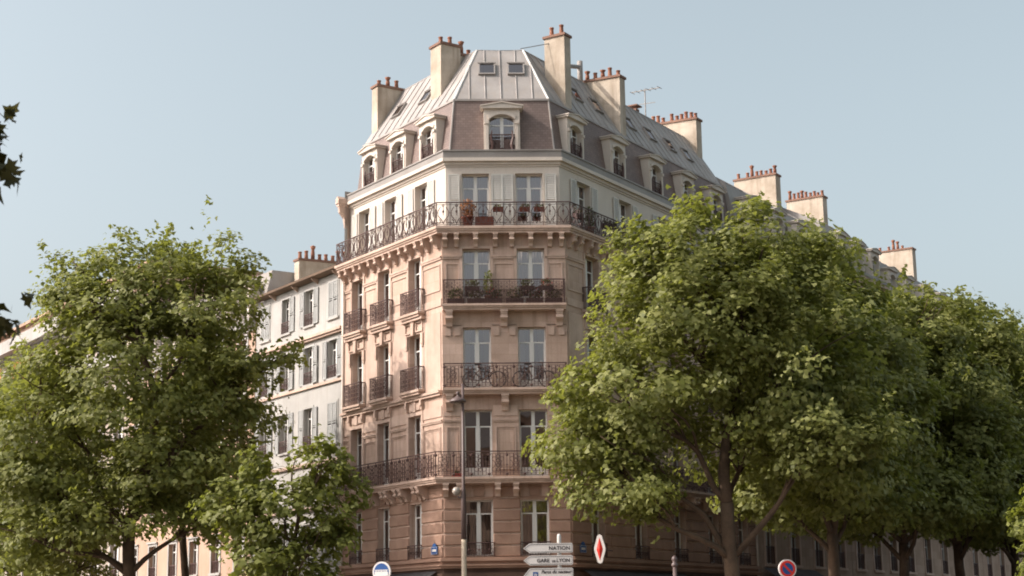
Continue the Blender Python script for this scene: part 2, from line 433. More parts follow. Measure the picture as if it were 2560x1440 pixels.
def arc(cx, cz, r, a0, a1, n, y=0.0): return [(cx + r * math.cos(R_(a0 + (a1 - a0) * i / n)), y, cz + r * math.sin(R_(a0 + (a1 - a0) * i / n))) for i in range(n + 1)]
def rosette(mb, x, z, r=0.035): mb.lathe([(0.002, -r), (r, -r * 0.3), (r, r * 0.3), (0.002, r)], 6, (x, 0, z))
def rail_run(L, H, style):
    """cast-iron guard of length L and height H standing in the plane y=0"""
    mb = MB(); r = 0.021 if style != 'dense' else 0.0135
    mb.box(0, L, -0.025, 0.025, H - 0.04, H); mb.box(0, L, -0.012, 0.012, 0.05, 0.068)
    if style != 'plain': mb.box(0, L, -0.01, 0.01, H - 0.115, H - 0.10); mb.box(0, L, -0.01, 0.01, 0.13, 0.142)
    pitch = {'lyre': 0.52, 'scroll': 0.66, 'dense': 0.44, 'plain': 0.4}[style]
    n = max(1, round(L / pitch)); p = L / n
    for i in range(n + 1):
        x = min(max(i * p, 0.012), L - 0.012)
        mb.box(x - 0.012, x + 0.012, -0.012, 0.012, 0, H - 0.03)
        if style in ('scroll',): rosette(mb, x, H - 0.16, 0.065); rosette(mb, x, 0.10, 0.06); rosette(mb, x, H * 0.45, 0.04)
        if style == 'lyre': rosette(mb, x, H * 0.55, 0.03)
    for i in range(n):
        a = i * p; c = a + p / 2
        if style == 'lyre':
            mb.tube([(c, 0, 0.1), (c - p * 0.12, 0, 0.25), (c - p * 0.38, 0, 0.42), (c - p * 0.40, 0, 0.62), (c - p * 0.2, 0, 0.80)], r)
            mb.tube([(c, 0, 0.1), (c + p * 0.12, 0, 0.25), (c + p * 0.38, 0, 0.42), (c + p * 0.40, 0, 0.62), (c + p * 0.2, 0, 0.80)], r)
            mb.tube([(c - p * 0.46, 0, 0.15), (c - p * 0.26, 0, 0.12), (c - p * 0.2, 0, 0.22), (c - p * 0.32, 0, 0.28)], r)
            mb.tube([(c + p * 0.46, 0, 0.15), (c + p * 0.26, 0, 0.12), (c + p * 0.2, 0, 0.22), (c + p * 0.32, 0, 0.28)], r)
            mb.tube([(c, 0, 0.45), (c, 0, H - 0.1)], r * 0.9)
            mb.prism_y([(c, 0.50), (c + 0.045, 0.60), (c, 0.70), (c - 0.045, 0.60)], -0.012, 0.012)
            mb.tube(arc(c, H - 0.14, 0.05, 0, 360, 8)[:-1], r * 0.8, closed=True)
        elif style == 'scroll':
            for dx in (-0.10, 0.10): mb.tube([(c + dx * p / 0.8, 0, 0.07), (c + dx * p / 0.8, 0, H - 0.1)], r)
            for dx in (-0.33, 0.33): mb.tube([(c + dx * p, 0, 0.07), (c + dx * p, 0, H - 0.1)], r * 0.8)
            for z in (0.26, 0.44, 0.62, 0.78): mb.tube(arc(c, z, 0.07, 0, 360, 8)[:-1], r * 0.8, closed=True)
            for sx in (-1, 1):
                mb.tube(arc(c + sx * p * 0.22, 0.28, 0.085, 90, 400, 7), r * 0.8); mb.tube(arc(c + sx * p * 0.22, 0.68, 0.085, -90, -400, 7), r * 0.8)
                mb.tube([(c + sx * p * 0.22, 0, 0.36), (c + sx * p * 0.15, 0, 0.48), (c + sx * p * 0.22, 0, 0.60)], r * 0.8)
        elif style == 'dense':
            for dx in (-0.25, 0, 0.25): mb.tube([(c + dx * p, 0, 0.07), (c + dx * p, 0, H - 0.1)], r * 0.9)
            for z in (0.24, 0.42, 0.60, 0.76):
                if z > H - 0.15: continue
                mb.tube(arc(c - p * 0.25, z, 0.075, 0, 360, 7)[:-1], r * 0.8, closed=True); mb.tube(arc(c + p * 0.25, z, 0.075, 0, 360, 7)[:-1], r * 0.8, closed=True)
            rosette(mb, c, H * 0.5, 0.04)
        else:
            for k in range(1, 5): mb.box(a + p * k / 5 - 0.008, a + p * k / 5 + 0.008, -0.008, 0.008, 0.06, H - 0.02)
    return mb
def railing(parent, p0, p1, z, H, style, name='railing'):
    p0, p1 = Vector(p0), Vector(p1); d = p1 - p0; L = d.length; d = d / L
    me = cached(('rail', round(L, 3), H, style), lambda: rail_run(L, H, style).mesh('railing', 'iron'))
    return inst(name, me, parent, frame(p0, d) @ T(0, 0, z))
def console(w, d, h, mat='stone_trim'):
    """scrolled bracket: sits under z=0, back at y=0, reaching d to the street (-y)"""
    def fn():
        pts = [(0, 0), (-d, 0), (-d, -h * 0.22), (-d * 0.92, -h * 0.32), (-d * 0.95, -h * 0.42), (-d * 0.62, -h * 0.62), (-d * 0.42, -h * 0.8), (-d * 0.34, -h), (0, -h)]
        mb = MB().prism_x(pts, -w / 2, w / 2)
        mb.prism_x([(-d - 0.03, 0), (-d - 0.03, -h * 0.12), (0, -h * 0.12), (0, 0)], -w / 2 - 0.02, w / 2 + 0.02)
        mb.prism_x([(-d * 0.95, -h * 0.42), (-d * 0.99, -h * 0.5), (-d * 0.80, -h * 0.62), (-d * 0.70, -h * 0.55)], -w / 2 - 0.015, w / 2 + 0.015)
        return mb.mesh('bracket', mat)
    return cached(('cons', w, d, h, mat), fn)
def panel_frame(mb, x0, x1, z0, z1, y=0.0, pr=0.035, e=0.05):
    mb.box(x0, x0 + e, y - pr, y, z0, z1); mb.box(x1 - e, x1, y - pr, y, z0, z1)
    mb.box(x0 + e, x1 - e, y - pr, y, z0, z0 + e); mb.box(x0 + e, x1 - e, y - pr, y, z1 - e, z1)

# ------------------------------------------------------------------ ground
g = MB(); g.add([(-900, -300, 0), (900, -300, 0), (900, 1500, 0), (-900, 1500, 0)], [(0, 1, 2, 3)])
struct('road', g, 'asphalt')
def pavement(pts, name='pavement'):
    mb = MB().prism_z(pts, -0.02, 0.13); o = struct(name, mb, 'paving')
    k = MB()
    n = len(pts)
    for i in range(n):
        a, b = Vector(pts[i]), Vector(pts[(i + 1) % n]); d = (b - a).normalized(); q = Vector((d.y, -d.x)) * 0.15
        k.prism_z([tuple(a), tuple(b), tuple(b + q), tuple(a + q)], -0.02, 0.126)
    inst('kerb', k.mesh('kerb', 'kerb'), o)
pavement([tuple(p) for p in offs(4.2, 110, 160)] + [tuple(p) for p in reversed(offs(-12, 110, 160))])
# strip under the boulevard trees on the right and the far side of the left street
pavement([tuple(PR + NR * a + DR * b) for a, b in ((7.2, -18), (11.2, -18), (11.2, 160), (7.2, 160))])
pavement([tuple(PL + NL * a + DL * b) for a, b in ((13.5, 110), (9.3, 110), (9.3, -14), (13.5, -14))])
pavement([(-16, 40.5), (16, 40.5), (16, 46.5), (-16, 46.5)])
pavement([(-40, -22), (40, -22), (40, 22), (-40, 22)])

# ------------------------------------------------------------------ corner building
ROWS = {1: (4.40, 6.56), 2: (7.44, 10.10), 3: (10.94, 13.42), 4: (14.32, 16.64), 5: (17.52, 19.87)}
WINX = {'C': ([1.38, 3.57], 1.12), 'L': ([-7.0, -4.67, -2.1], 1.0), 'R': ([2.1, 5.75, 9.4, 12.8, 16.0], 1.12)}
CB = thing('corner_building', 'tall cream stone corner apartment block with iron balconies and grey mansard roof', 'building', T(CEN.x, CEN.y, 0))
for fk, FM in FACES.items():
    xs, w = WINX[fk]
    a, b = span(fk, 0)
    holes = [(x - w / 2, x + w / 2, *ROWS[r]) for r in (1, 2, 3, 4) for x in xs]
    inst('wall', wall_holes(MB(), a, b, 4.1, 17.3, holes).mesh('wall', 'stone'), CB, FM)
    a5, b5 = span(fk, -0.3)
    holes = [(x - w / 2, x + w / 2, *ROWS[5]) for x in xs]
    inst('wall', wall_holes(MB(), a5, b5, 17.3, 20.4, holes, 0.3, 0.3).mesh('wall', 'plaster_white'), CB, FM)
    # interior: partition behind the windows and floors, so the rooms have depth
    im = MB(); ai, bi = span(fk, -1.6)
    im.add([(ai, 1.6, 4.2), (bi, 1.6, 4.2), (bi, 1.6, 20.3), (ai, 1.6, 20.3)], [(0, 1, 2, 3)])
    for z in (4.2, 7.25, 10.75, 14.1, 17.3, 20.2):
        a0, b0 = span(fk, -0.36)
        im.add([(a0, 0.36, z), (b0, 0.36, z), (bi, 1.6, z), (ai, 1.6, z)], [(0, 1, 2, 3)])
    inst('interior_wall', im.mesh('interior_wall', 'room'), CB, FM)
    # ground floor with shop openings
    sh = {'C': [(0.5, 4.5)], 'L': [(-7.6, -4.4), (-3.8, -0.6)], 'R': [(0.8, 4.6), (5.4, 9.2), (10.0, 13.2), (14.0, 16.6)]}[fk]
    inst('shop_wall', wall_holes(MB(), a, b, 0.0, 4.1, [(p, q, 0.45, 3.35) for p, q in sh], 0.0, 0.3).mesh('shop_wall', 'dark_wood'), CB, FM)
    for p, q in sh:
        fr = MB()
        for i in range(4):
            x = p + (q - p) * i / 3; fr.box(max(x - 0.04, p), min(x + 0.04, q), 0.22, 0.28, 0.45, 3.35)
        fr.box(p, q, 0.225, 0.275, 2.75, 2.82)
        sw = inst('shop_window', fr.mesh('shop_window', 'dark_wood'), CB, FM)
        for i in range(3):
            inst('pane', pane_mesh((q - p) / 3 - 0.08, 2.9), sw, FM @ T(p + (q - p) * (i + 0.5) / 3, 0.25, 0.45))
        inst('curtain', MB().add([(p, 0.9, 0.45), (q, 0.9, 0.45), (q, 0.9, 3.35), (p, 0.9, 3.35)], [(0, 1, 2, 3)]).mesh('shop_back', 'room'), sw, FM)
    # windows
    for r in (1, 2, 3, 4, 5):
        z0, z1 = ROWS[r]
        for i, x in enumerate(xs):
            if r == 1: cur = 'full'
            elif r == 2: cur = None if fk == 'C' else random.choice([None, 'sides'])
            else: cur = random.choice(['full', 'sides', 'sides', None]) if fk != 'C' else ('full' if r in (4, 5) else 'sides')
            window(CB, FM, x, 0.3 if r == 5 else 0.0, z0, w, z1 - z0, 0.0 if r == 1 else 0.40, cur)
# rear and party walls, closing the volume
back = [tuple(p) for p in offs(0)]
BQ = [tuple(PR + DR * RLEN - NR * 9.0), tuple(PL + DL * LLEN - NL * 9.0)]
bw = MB()
loop = [back[3], BQ[0], BQ[1], back[0]]
for i in range(3):
    (xa, ya), (xb, yb) = loop[i], loop[i + 1]
    bw.add([(xa, ya, 0), (xb, yb, 0), (xb, yb, 21.0), (xa, ya, 21.0)], [(0, 1, 2, 3)])
inst('party_wall', bw.mesh('party_wall', 'plaster_pale'), CB, I4)
# ground-floor cornice, string courses, main cornice and gutter
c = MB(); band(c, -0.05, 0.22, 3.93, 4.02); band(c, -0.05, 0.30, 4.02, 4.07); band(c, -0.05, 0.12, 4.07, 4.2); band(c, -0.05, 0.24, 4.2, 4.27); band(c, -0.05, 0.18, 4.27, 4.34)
inst('shop_cornice', c.mesh('shop_cornice', 'stone_rustic_shaded'), CB, I4)
c = MB(); band(c, -0.05, 0.10, 3.45, 3.75); inst('shop_fascia', c.mesh('shop_fascia', 'dark_wood'), CB, I4)
c = MB(); band(c, -0.4, -0.26, 20.16, 20.24); band(c, -0.4, -0.20, 20.24, 20.36); band(c, -0.4, -0.08, 20.36, 20.5)
inst('cornice', c.mesh('cornice', 'plaster_white'), CB, I4)
c = MB(); band(c, -0.7, -0.12, 20.503, 20.78); band(c, -0.62, -0.08, 20.78, 20.84)
inst('gutter', c.mesh('gutter', 'zinc_dark'), CB, I4)
for fk, FM in FACES.items():        # string course at the third floor on the flanks, mouldings of the fourth floor
    if fk == 'C': continue
    a, b = span(fk, 0.15)
    m = MB(); m.box(a + (0 if fk == 'L' else 0.12), b - (0 if fk == 'R' else 0.12), -0.13, 0.02, 10.70, 10.80); m.box(a + (0 if fk == 'L' else 0.1), b - (0 if fk == 'R' else 0.1), -0.19, 0.02, 10.80, 10.90)
    inst('string_course', m.mesh('string_course', 'stone_trim'), CB, FM)
# piers: raised panels, capitals and plinths
for fk, FM in FACES.items():
    xs, w = WINX[fk]; a, b = span(fk, 0)
    edges = [a] + sum([[x - w / 2, x + w / 2] for x in xs], []) + [b]
    for i in range(0, len(edges), 2):
        p, q = edges[i], edges[i + 1]
        m = MB(); inset = 0.13 if q - p > 0.7 else 0.08
        # 4th floor
        panel_frame(m, p + inset, q - inset, 14.95, 16.05)
        m.box(p + 0.02, q - 0.02, -0.05, 0.0, 16.22, 16.30); m.box(p + 0.04, q - 0.04, -0.075, 0.0, 16.30, 16.37)
        m.box(p + 0.03, q - 0.03, -0.04, 0.0, 14.32, 14.62)
        inst('pier_panel', m.mesh('pier_panel', 'stone_trim'), CB, FM); m = MB()
        # 3rd floor
        if fk == 'C':
            for k in range(3): m.box(p + 0.02 + k * 0.01, q - 0.02, -0.03, 0.0, 13.50 + k * 0.0, 13.52)
            m.box(p + 0.1, min(p + 0.34, q - 0.1), -0.05, 0.0, 13.08, 13.42); m.box(max(q - 0.34, p + 0.1), q - 0.1, -0.052, 0.0, 13.08, 13.42)
        else:
            m.box(p + 0.10, q - 0.10, -0.03, 0.0, 10.92, 14.06)
        inst('pier_panel', m.mesh('pier_panel', 'stone_trim'), CB, FM); m = MB()
        # 2nd floor
        panel_frame(m, p + inset, q - inset, 7.75, 9.45)
        panel_frame(m, p + inset + 0.1, q - inset - 0.1, 7.85, 9.35, 0.0, 0.02, 0.02)
        m.box(p + 0.02, q - 0.02, -0.045, 0.0, 9.62, 9.68); m.box(p + 0.03, q - 0.03, -0.07, 0.0, 9.68, 9.74); m.box(p + 0.05, q - 0.05, -0.035, 0.0, 9.86, 10.28)
        inst('pier_panel', m.mesh('pier_panel', 'stone_trim'), CB, FM)
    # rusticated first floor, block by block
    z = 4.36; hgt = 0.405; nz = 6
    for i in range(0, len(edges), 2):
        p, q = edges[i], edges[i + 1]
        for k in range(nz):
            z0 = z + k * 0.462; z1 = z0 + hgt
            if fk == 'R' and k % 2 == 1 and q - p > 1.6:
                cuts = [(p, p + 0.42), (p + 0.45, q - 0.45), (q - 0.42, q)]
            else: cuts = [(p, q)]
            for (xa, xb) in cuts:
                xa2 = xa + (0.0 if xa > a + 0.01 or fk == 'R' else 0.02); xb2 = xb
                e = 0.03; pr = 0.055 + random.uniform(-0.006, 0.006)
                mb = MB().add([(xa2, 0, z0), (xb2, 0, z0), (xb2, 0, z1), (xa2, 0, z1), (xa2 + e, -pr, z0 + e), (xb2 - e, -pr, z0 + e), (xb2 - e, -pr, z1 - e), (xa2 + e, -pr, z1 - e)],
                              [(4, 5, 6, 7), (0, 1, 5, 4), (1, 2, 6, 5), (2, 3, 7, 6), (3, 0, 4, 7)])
                inst('stone_block', mb.mesh('stone_block', 'stone_rustic_shaded'), CB, FM)
    # lintel band of the first floor
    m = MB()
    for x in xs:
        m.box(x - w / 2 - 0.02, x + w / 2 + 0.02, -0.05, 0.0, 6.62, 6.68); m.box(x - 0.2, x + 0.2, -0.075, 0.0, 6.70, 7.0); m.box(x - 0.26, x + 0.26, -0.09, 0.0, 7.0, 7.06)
    inst('lintel', m.mesh('lintel', 'stone_rustic_shaded'), CB, FM)
    for x in xs:        # low guards of the first-floor windows
        railing(CB, (FM @ Vector((x - w / 2 - 0.04, -0.07, 0))).xy, (FM @ Vector((x + w / 2 + 0.04, -0.07, 0))).xy, 4.36, 0.56, 'dense', 'window_guard')
# window surrounds on the flanks
def surround_mesh(kind, w):
    def fn():
        m = MB(); h = w / 2
        if kind == 3:       # frieze with two sunk panels, keystone and ears under the balconette above
            H = 13.42 - 10.94
            m.box(-h - 0.30, h + 0.30, -0.05, 0, H + 0.02, H + 0.62)
            panel_frame(m, -h - 0.2, -0.14, H + 0.10, H + 0.52, -0.05, 0.06, 0.06); panel_frame(m, 0.14, h + 0.2, H + 0.10, H + 0.52, -0.05, 0.06, 0.06)
            m.prism_y([(-0.09, H - 0.02), (0.09, H - 0.02), (0.14, H + 0.6), (-0.14, H + 0.6)], -0.19, -0.05)
            for sx in (-1, 1):
                a, b = sorted((sx * (h + 0.04), sx * (h + 0.22)))
                m.box(a, b, -0.11, 0, H - 0.42, H + 0.02); m.box(a + 0.03, b - 0.03, -0.09, 0, H - 0.55, H - 0.42); m.box(a, b, -0.045, 0, 0, H - 0.55)
            m.box(-h - 0.36, h + 0.36, -0.24, 0, H + 0.56, H + 0.66)
        elif kind == 2:
            H = 10.10 - 7.44
            for sx in (-1, 1):
                a, b = sorted((sx * h, sx * (h + 0.14))); m.box(a, b, -0.06, 0, 0, H)
                a, b = sorted((sx * (h + 0.02), sx * (h + 0.16))); m.box(a, b, -0.16, 0, H + 0.36, H + 0.6); m.box(a + 0.02, b - 0.02, -0.11, 0, H + 0.2, H + 0.36)
            m.box(-h - 0.14, h + 0.14, -0.065, 0, H, H + 0.14); m.box(-h + 0.1, h - 0.1, -0.06, 0, H + 0.22, H + 0.5); m.box(-0.12, 0.12, -0.1, 0, H + 0.16, H + 0.56)
        elif kind == 4:
            H = 16.64 - 14.32
            for sx in (-1, 1):
                a, b = sorted((sx * h, sx * (h + 0.12))); m.box(a, b, -0.05, 0, 0, H + 0.1)
            m.box(-h, h, -0.05, 0, H, H + 0.1)
        else:
            H = 2.35
            for sx in (-1, 1):
                a, b = sorted((sx * h, sx * (h + 0.07))); m.box(a, b, -0.025, 0, 0, H + 0.07)
            m.box(-h, h, -0.025, 0, H, H + 0.07)
        return m.mesh('window_surround', 'stone_trim' if kind != 5 else 'plaster_white')
    return cached(('sur', kind, w), fn)
for fk, FM in FACES.items():
    xs, w = WINX[fk]
    for x in xs:
        inst('window_surround', surround_mesh(5, w), CB, FM @ T(x, 0.3, 17.52))
        for r in ((2, 3, 4) if fk != 'C' else (4,)):
            inst('window_surround', surround_mesh(r, w), CB, FM @ T(x, 0, ROWS[r][0]))
# shutters of the fifth floor
for fk, FM in FACES.items():
    xs, w = WINX[fk]
    for i, x in enumerate(xs):
        for sx in (-1, 1):
            sw = 0.46
            if fk == 'L' and i == 2 and sx == 1: sw = 0.5
            xx = x + sx * (w / 2 + 0.09) - (sw if sx < 0 else 0)
            inst('shutter', shutter_mesh(sw, 2.3), CB, FM @ T(xx, 0.225, 17.54) @ Matrix.Rotation(R_(random.uniform(-1.5, 1.5)), 4, 'Z'))
# ---- balconies
def balcony_slab(polyfn, z0, z1, name='balcony'):
    mb = MB(); h = z1 - z0
    for d, a, b in ((0.0, 0.62, 1.0), (-0.05, 0.34, 0.62), (-0.10, 0.0, 0.34)):
        mb.prism_z(polyfn(d), z0 + h * a, z0 + h * b)
    return inst(name, mb.mesh('balcony', 'stone_trim'), CB, I4)
def ring(d, ll=LLEN, rl=RLEN): return [tuple(p) for p in offs(d, ll, rl)] + [tuple(p) for p in reversed(offs(-0.2, ll, rl))]
# fifth floor, running round the block
B5 = balcony_slab(lambda d: ring(0.44 + d, LLEN + 0.12 + d, RLEN), 17.22, 17.50)
q = offs(0.37, LLEN + 0.05)
for a, b in zip(q[:-1], q[1:]): railing(B5, a, b, 17.50, 1.0, 'lyre')
railing(B5, offs(-0.28, LLEN + 0.05)[0], q[0], 17.50, 1.0, 'lyre')
cm = console(0.17, 0.40, 0.52)
for x in (0.12, 0.58, 1.36, 2.15, 2.81, 3.58, 4.36, 4.82): inst('bracket', cm, B5, FC @ T(x, 0, 17.215))
for i in range(13): inst('bracket', cm, B5, FL @ T(-0.22 - i * 0.655 - (0.1 if i % 2 else 0), 0, 17.215))
for i in range(26): inst('bracket', cm, B5, FR @ T(0.25 + i * 0.67 - (0.1 if i % 2 else 0), 0, 17.215))
# second floor, with eased corners
def cut_path(d, ll=LLEN, rl=RLEN):
    k = 0.55
    a = PL + NL * d + DL * (k - d * TL if d < 0 else k); b = PL + NC * d + U * (k * 0.75); c = PR + NC * d - U * (k * 0.75); e = PR + NR * d + DR * k
    m1 = PL + (NC + NL).normalized() * (d * 1.13); m2 = PR + (NC + NR).normalized() * (d * 1.13)
    return [PL + DL * ll + NL * d, a, m1, b, c, m2, e, PR + DR * rl + NR * d]
B2b = balcony_slab(lambda d: [tuple(p) for p in cut_path(0.60 + d)] + [tuple(p) for p in reversed(offs(-0.2))], 7.18, 7.42)
q = cut_path(0.54)
for a, b in zip(q[:-1], q[1:]): railing(B2b, a, b, 7.42, 1.0, 'scroll')
cm2 = console(0.20, 0.54, 0.50)
for x in (0.10, 0.62, 2.13, 2.84, 4.40, 4.88): inst('bracket', cm2, B2b, FC @ T(x, 0, 7.175))
for x in WINX['L'][0]:
    for dx in (-0.85, -0.45, 0.62, 0.95): inst('bracket', cm2, B2b, FL @ T(x + dx, 0, 7.175))
for x in WINX['R'][0]:
    for dx in (-0.95, -0.65, 0.65, 0.95): inst('bracket', cm2, B2b, FR @ T(x + dx, 0, 7.175))
# third and fourth floor balconies of the cut corner
for z, st in ((10.68, 'scroll'), (14.06, 'dense')):
    bl = balcony_slab(lambda d: [tuple(PL + U * (0.0 - d * 0.2) + NC * (0.50 + d)), tuple(PL + U * (W + d * 0.2 - 0.03) + NC * (0.50 + d)), tuple(PL + U * (W - 0.05) - NC * 0.2), tuple(PL + U * 0.05 - NC * 0.2)], z, z + 0.24)
    A, B = PL + U * 0.06 + NC * 0.44, PL + U * (W - 0.09) + NC * 0.44
    railing(bl, A, B, z + 0.24, 0.99, st); railing(bl, A - NC * 0.42, A, z + 0.24, 0.99, 'plain'); railing(bl, B, B - NC * 0.42, z + 0.24, 0.99, 'plain')
    for x in (0.27, 2.46, 4.68): inst('bracket', console(0.27, 0.40, 0.62), bl, FC @ T(x, 0, z - 0.005))
# balconettes on the flanks
for fk in ('L', 'R'):
    FM = FACES[fk]; xs, w = WINX[fk]
    for x in xs:
        for z in (10.90, 14.10):
            m = MB(); h = w / 2 + 0.24
            m.box(-h - 0.06, h + 0.06, -0.36, 0.0, 0.10, 0.20); m.box(-h, h, -0.30, 0.0, 0.0, 0.10)
            o = inst('balconette', cached(('bal', fk), lambda: m.mesh('balconette', 'stone_trim')), CB, FM @ T(x, 0, z))
            A, B = (FM @ Vector((x - h + 0.02, -0.30, 0))).xy, (FM @ Vector((x + h - 0.02, -0.30, 0))).xy
            A0, B0 = (FM @ Vector((x - h + 0.02, 0, 0))).xy, (FM @ Vector((x + h - 0.02, 0, 0))).xy
            railing(o, A, B, z + 0.20, 0.95, 'dense'); railing(o, A0, A, z + 0.20, 0.95, 'plain'); railing(o, B, B0, z + 0.20, 0.95, 'plain')
# end pilaster ornament at the top of the left flank and its rain pipe
m = MB(); m.box(-LLEN - 0.22, -LLEN + 0.02, -0.30, 0.3, 20.28, 20.40); m.prism_y([(-LLEN - 0.26, 20.40), (-LLEN + 0.04, 20.40), (-LLEN + 0.04, 20.62), (-LLEN - 0.08, 20.74), (-LLEN - 0.22, 20.62)], -0.34, 0.3)
m.prism_x([(-0.28, 20.28), (-0.24, 20.0), (-0.02, 19.75), (0.06, 19.3), (0.3, 19.3), (0.3, 20.28)], -LLEN - 0.15, -LLEN); m.box(-LLEN - 0.10, -LLEN, 0.14, 0.3, 17.5, 19.3)
inst('end_console', m.mesh('end_console', 'stone_trim'), CB, FL)
for FM, x in ((FL, -LLEN + 0.10), (FR, RLEN - 0.16)):
    inst('drain_pipe', MB().tube([(x, -0.10, 0.2), (x, -0.10, 17.2)], 0.055, 8).mesh('drain_pipe', 'plaster_white', True), CB, FM)

# ---- roof
SB, ST_, ZT = (-0.6, 20.80), (-0.95, 23.24), (-2.75, 26.07)
def roof_quads(fk, d0, z0, d1, z1):
    a0, b0 = span(fk, d0); a1, b1 = span(fk, d1)
    return (a0, -d0, z0), (b0, -d0, z0), (b1, -d1, z1), (a1, -d1, z1)
for fk, FM in FACES.items():
    m = MB(); m.add(roof_quads(fk, *SB, *ST_), [(0, 1, 2, 3)]); inst('slate_slope', m.mesh('slate_slope', 'slate'), CB, FM)
c = MB(); band(c, -1.05, -0.90, 23.20, 23.29); inst('roof_curb', c.mesh('roof_curb', 'zinc'), CB, I4)
c = MB()
cap = [tuple(p) for p in offs(-2.75)] + BQ
c.add([(x, y, 26.07) for x, y in cap], [tuple(range(len(cap)))]); 
for i in (3, 4, 5):
    (xa, ya), (xb, yb) = cap[i], cap[(i + 1) % 6]
    c.add([(xa, ya, 20.9), (xb, yb, 20.9), (xb, yb, 26.06), (xa, ya, 26.06)], [(0, 1, 2, 3)])
inst('roof_top', c.mesh('roof_top', 'zinc'), CB, I4)
def clip_x(poly, lo, hi):
    def cut(pl, f, c0):
        out = []
        for i in range(len(pl)):
            A, B = pl[i], pl[(i + 1) % len(pl)]; fa, fb = f(A), f(B)
            if fa >= 0: out.append(A)
            if (fa >= 0) != (fb >= 0):
                t = fa / (fa - fb); out.append(tuple(A[j] + (B[j] - A[j]) * t for j in range(3)))
        return out
    pl = cut(poly, lambda P: P[0] - lo, lo)
    return cut(pl, lambda P: hi - P[0], hi) if pl else pl
def zinc_slope(root, FM, quad, pitch, seam=True):
    a, b = min(p[0] for p in quad), max(p[0] for p in quad)
    A, D_ = Vector(quad[0]), Vector(quad[3]); nrm = Vector((0, -(quad[3][2] - quad[0][2]), quad[3][1] - quad[0][1])); nrm = nrm.normalized()
    if nrm.z < 0: nrm = -nrm
    n = max(1, round((b - a) / pitch)); p = (b - a) / n
    for i in range(n):
        pl = clip_x(list(quad), a + i * p + 0.004, a + (i + 1) * p - 0.004)
        if len(pl) < 3: continue
        lift = nrm * random.uniform(0.012, 0.022)
        k = len(pl)
        mb = MB().add(pl + [tuple(Vector(P) + lift) for P in pl], [tuple(range(k, 2 * k))] + [(j, (j + 1) % k, k + (j + 1) % k, k + j) for j in range(k)])
        # rolled seam along the right-hand joint
        xr = a + (i + 1) * p
        sl = clip_x(list(quad), xr - 0.03, xr + 0.03)
        if seam and i < n - 1 and len(sl) >= 3:
            zs = sorted(sl, key=lambda P: P[2]); z0, z1 = zs[0], zs[-1]
            q0 = Vector((xr, z0[1], z0[2])); q1 = Vector((xr, z1[1], z1[2]))
            mb.tube([q0 + nrm * 0.03, q1 + nrm * 0.03], 0.028, 5)
        inst('zinc_sheet', mb.mesh('zinc_sheet', 'zinc'), root, FM)
for fk, FM in FACES.items(): zinc_slope(CB, FM, roof_quads(fk, *ST_, *ZT), 0.66)
h0, h1, h2 = offs(SB[0]), offs(ST_[0]), offs(ZT[0])
for i in (1, 2):
    inst('hip_flashing', MB().tube([(*h1[i], 23.26), (*h2[i], 26.09)], 0.05, 6).mesh('hip_flashing', 'white_paint'), CB, I4)
    inst('hip_flashing', MB().tube([(*h0[i], 20.84), (*h1[i], 23.2)], 0.04, 6).mesh('hip_flashing', 'zinc'), CB, I4)
inst('ridge_flashing', MB().tube([(*p, 26.08) for p in h2], 0.05, 6).mesh('ridge_flashing', 'zinc'), CB, I4)
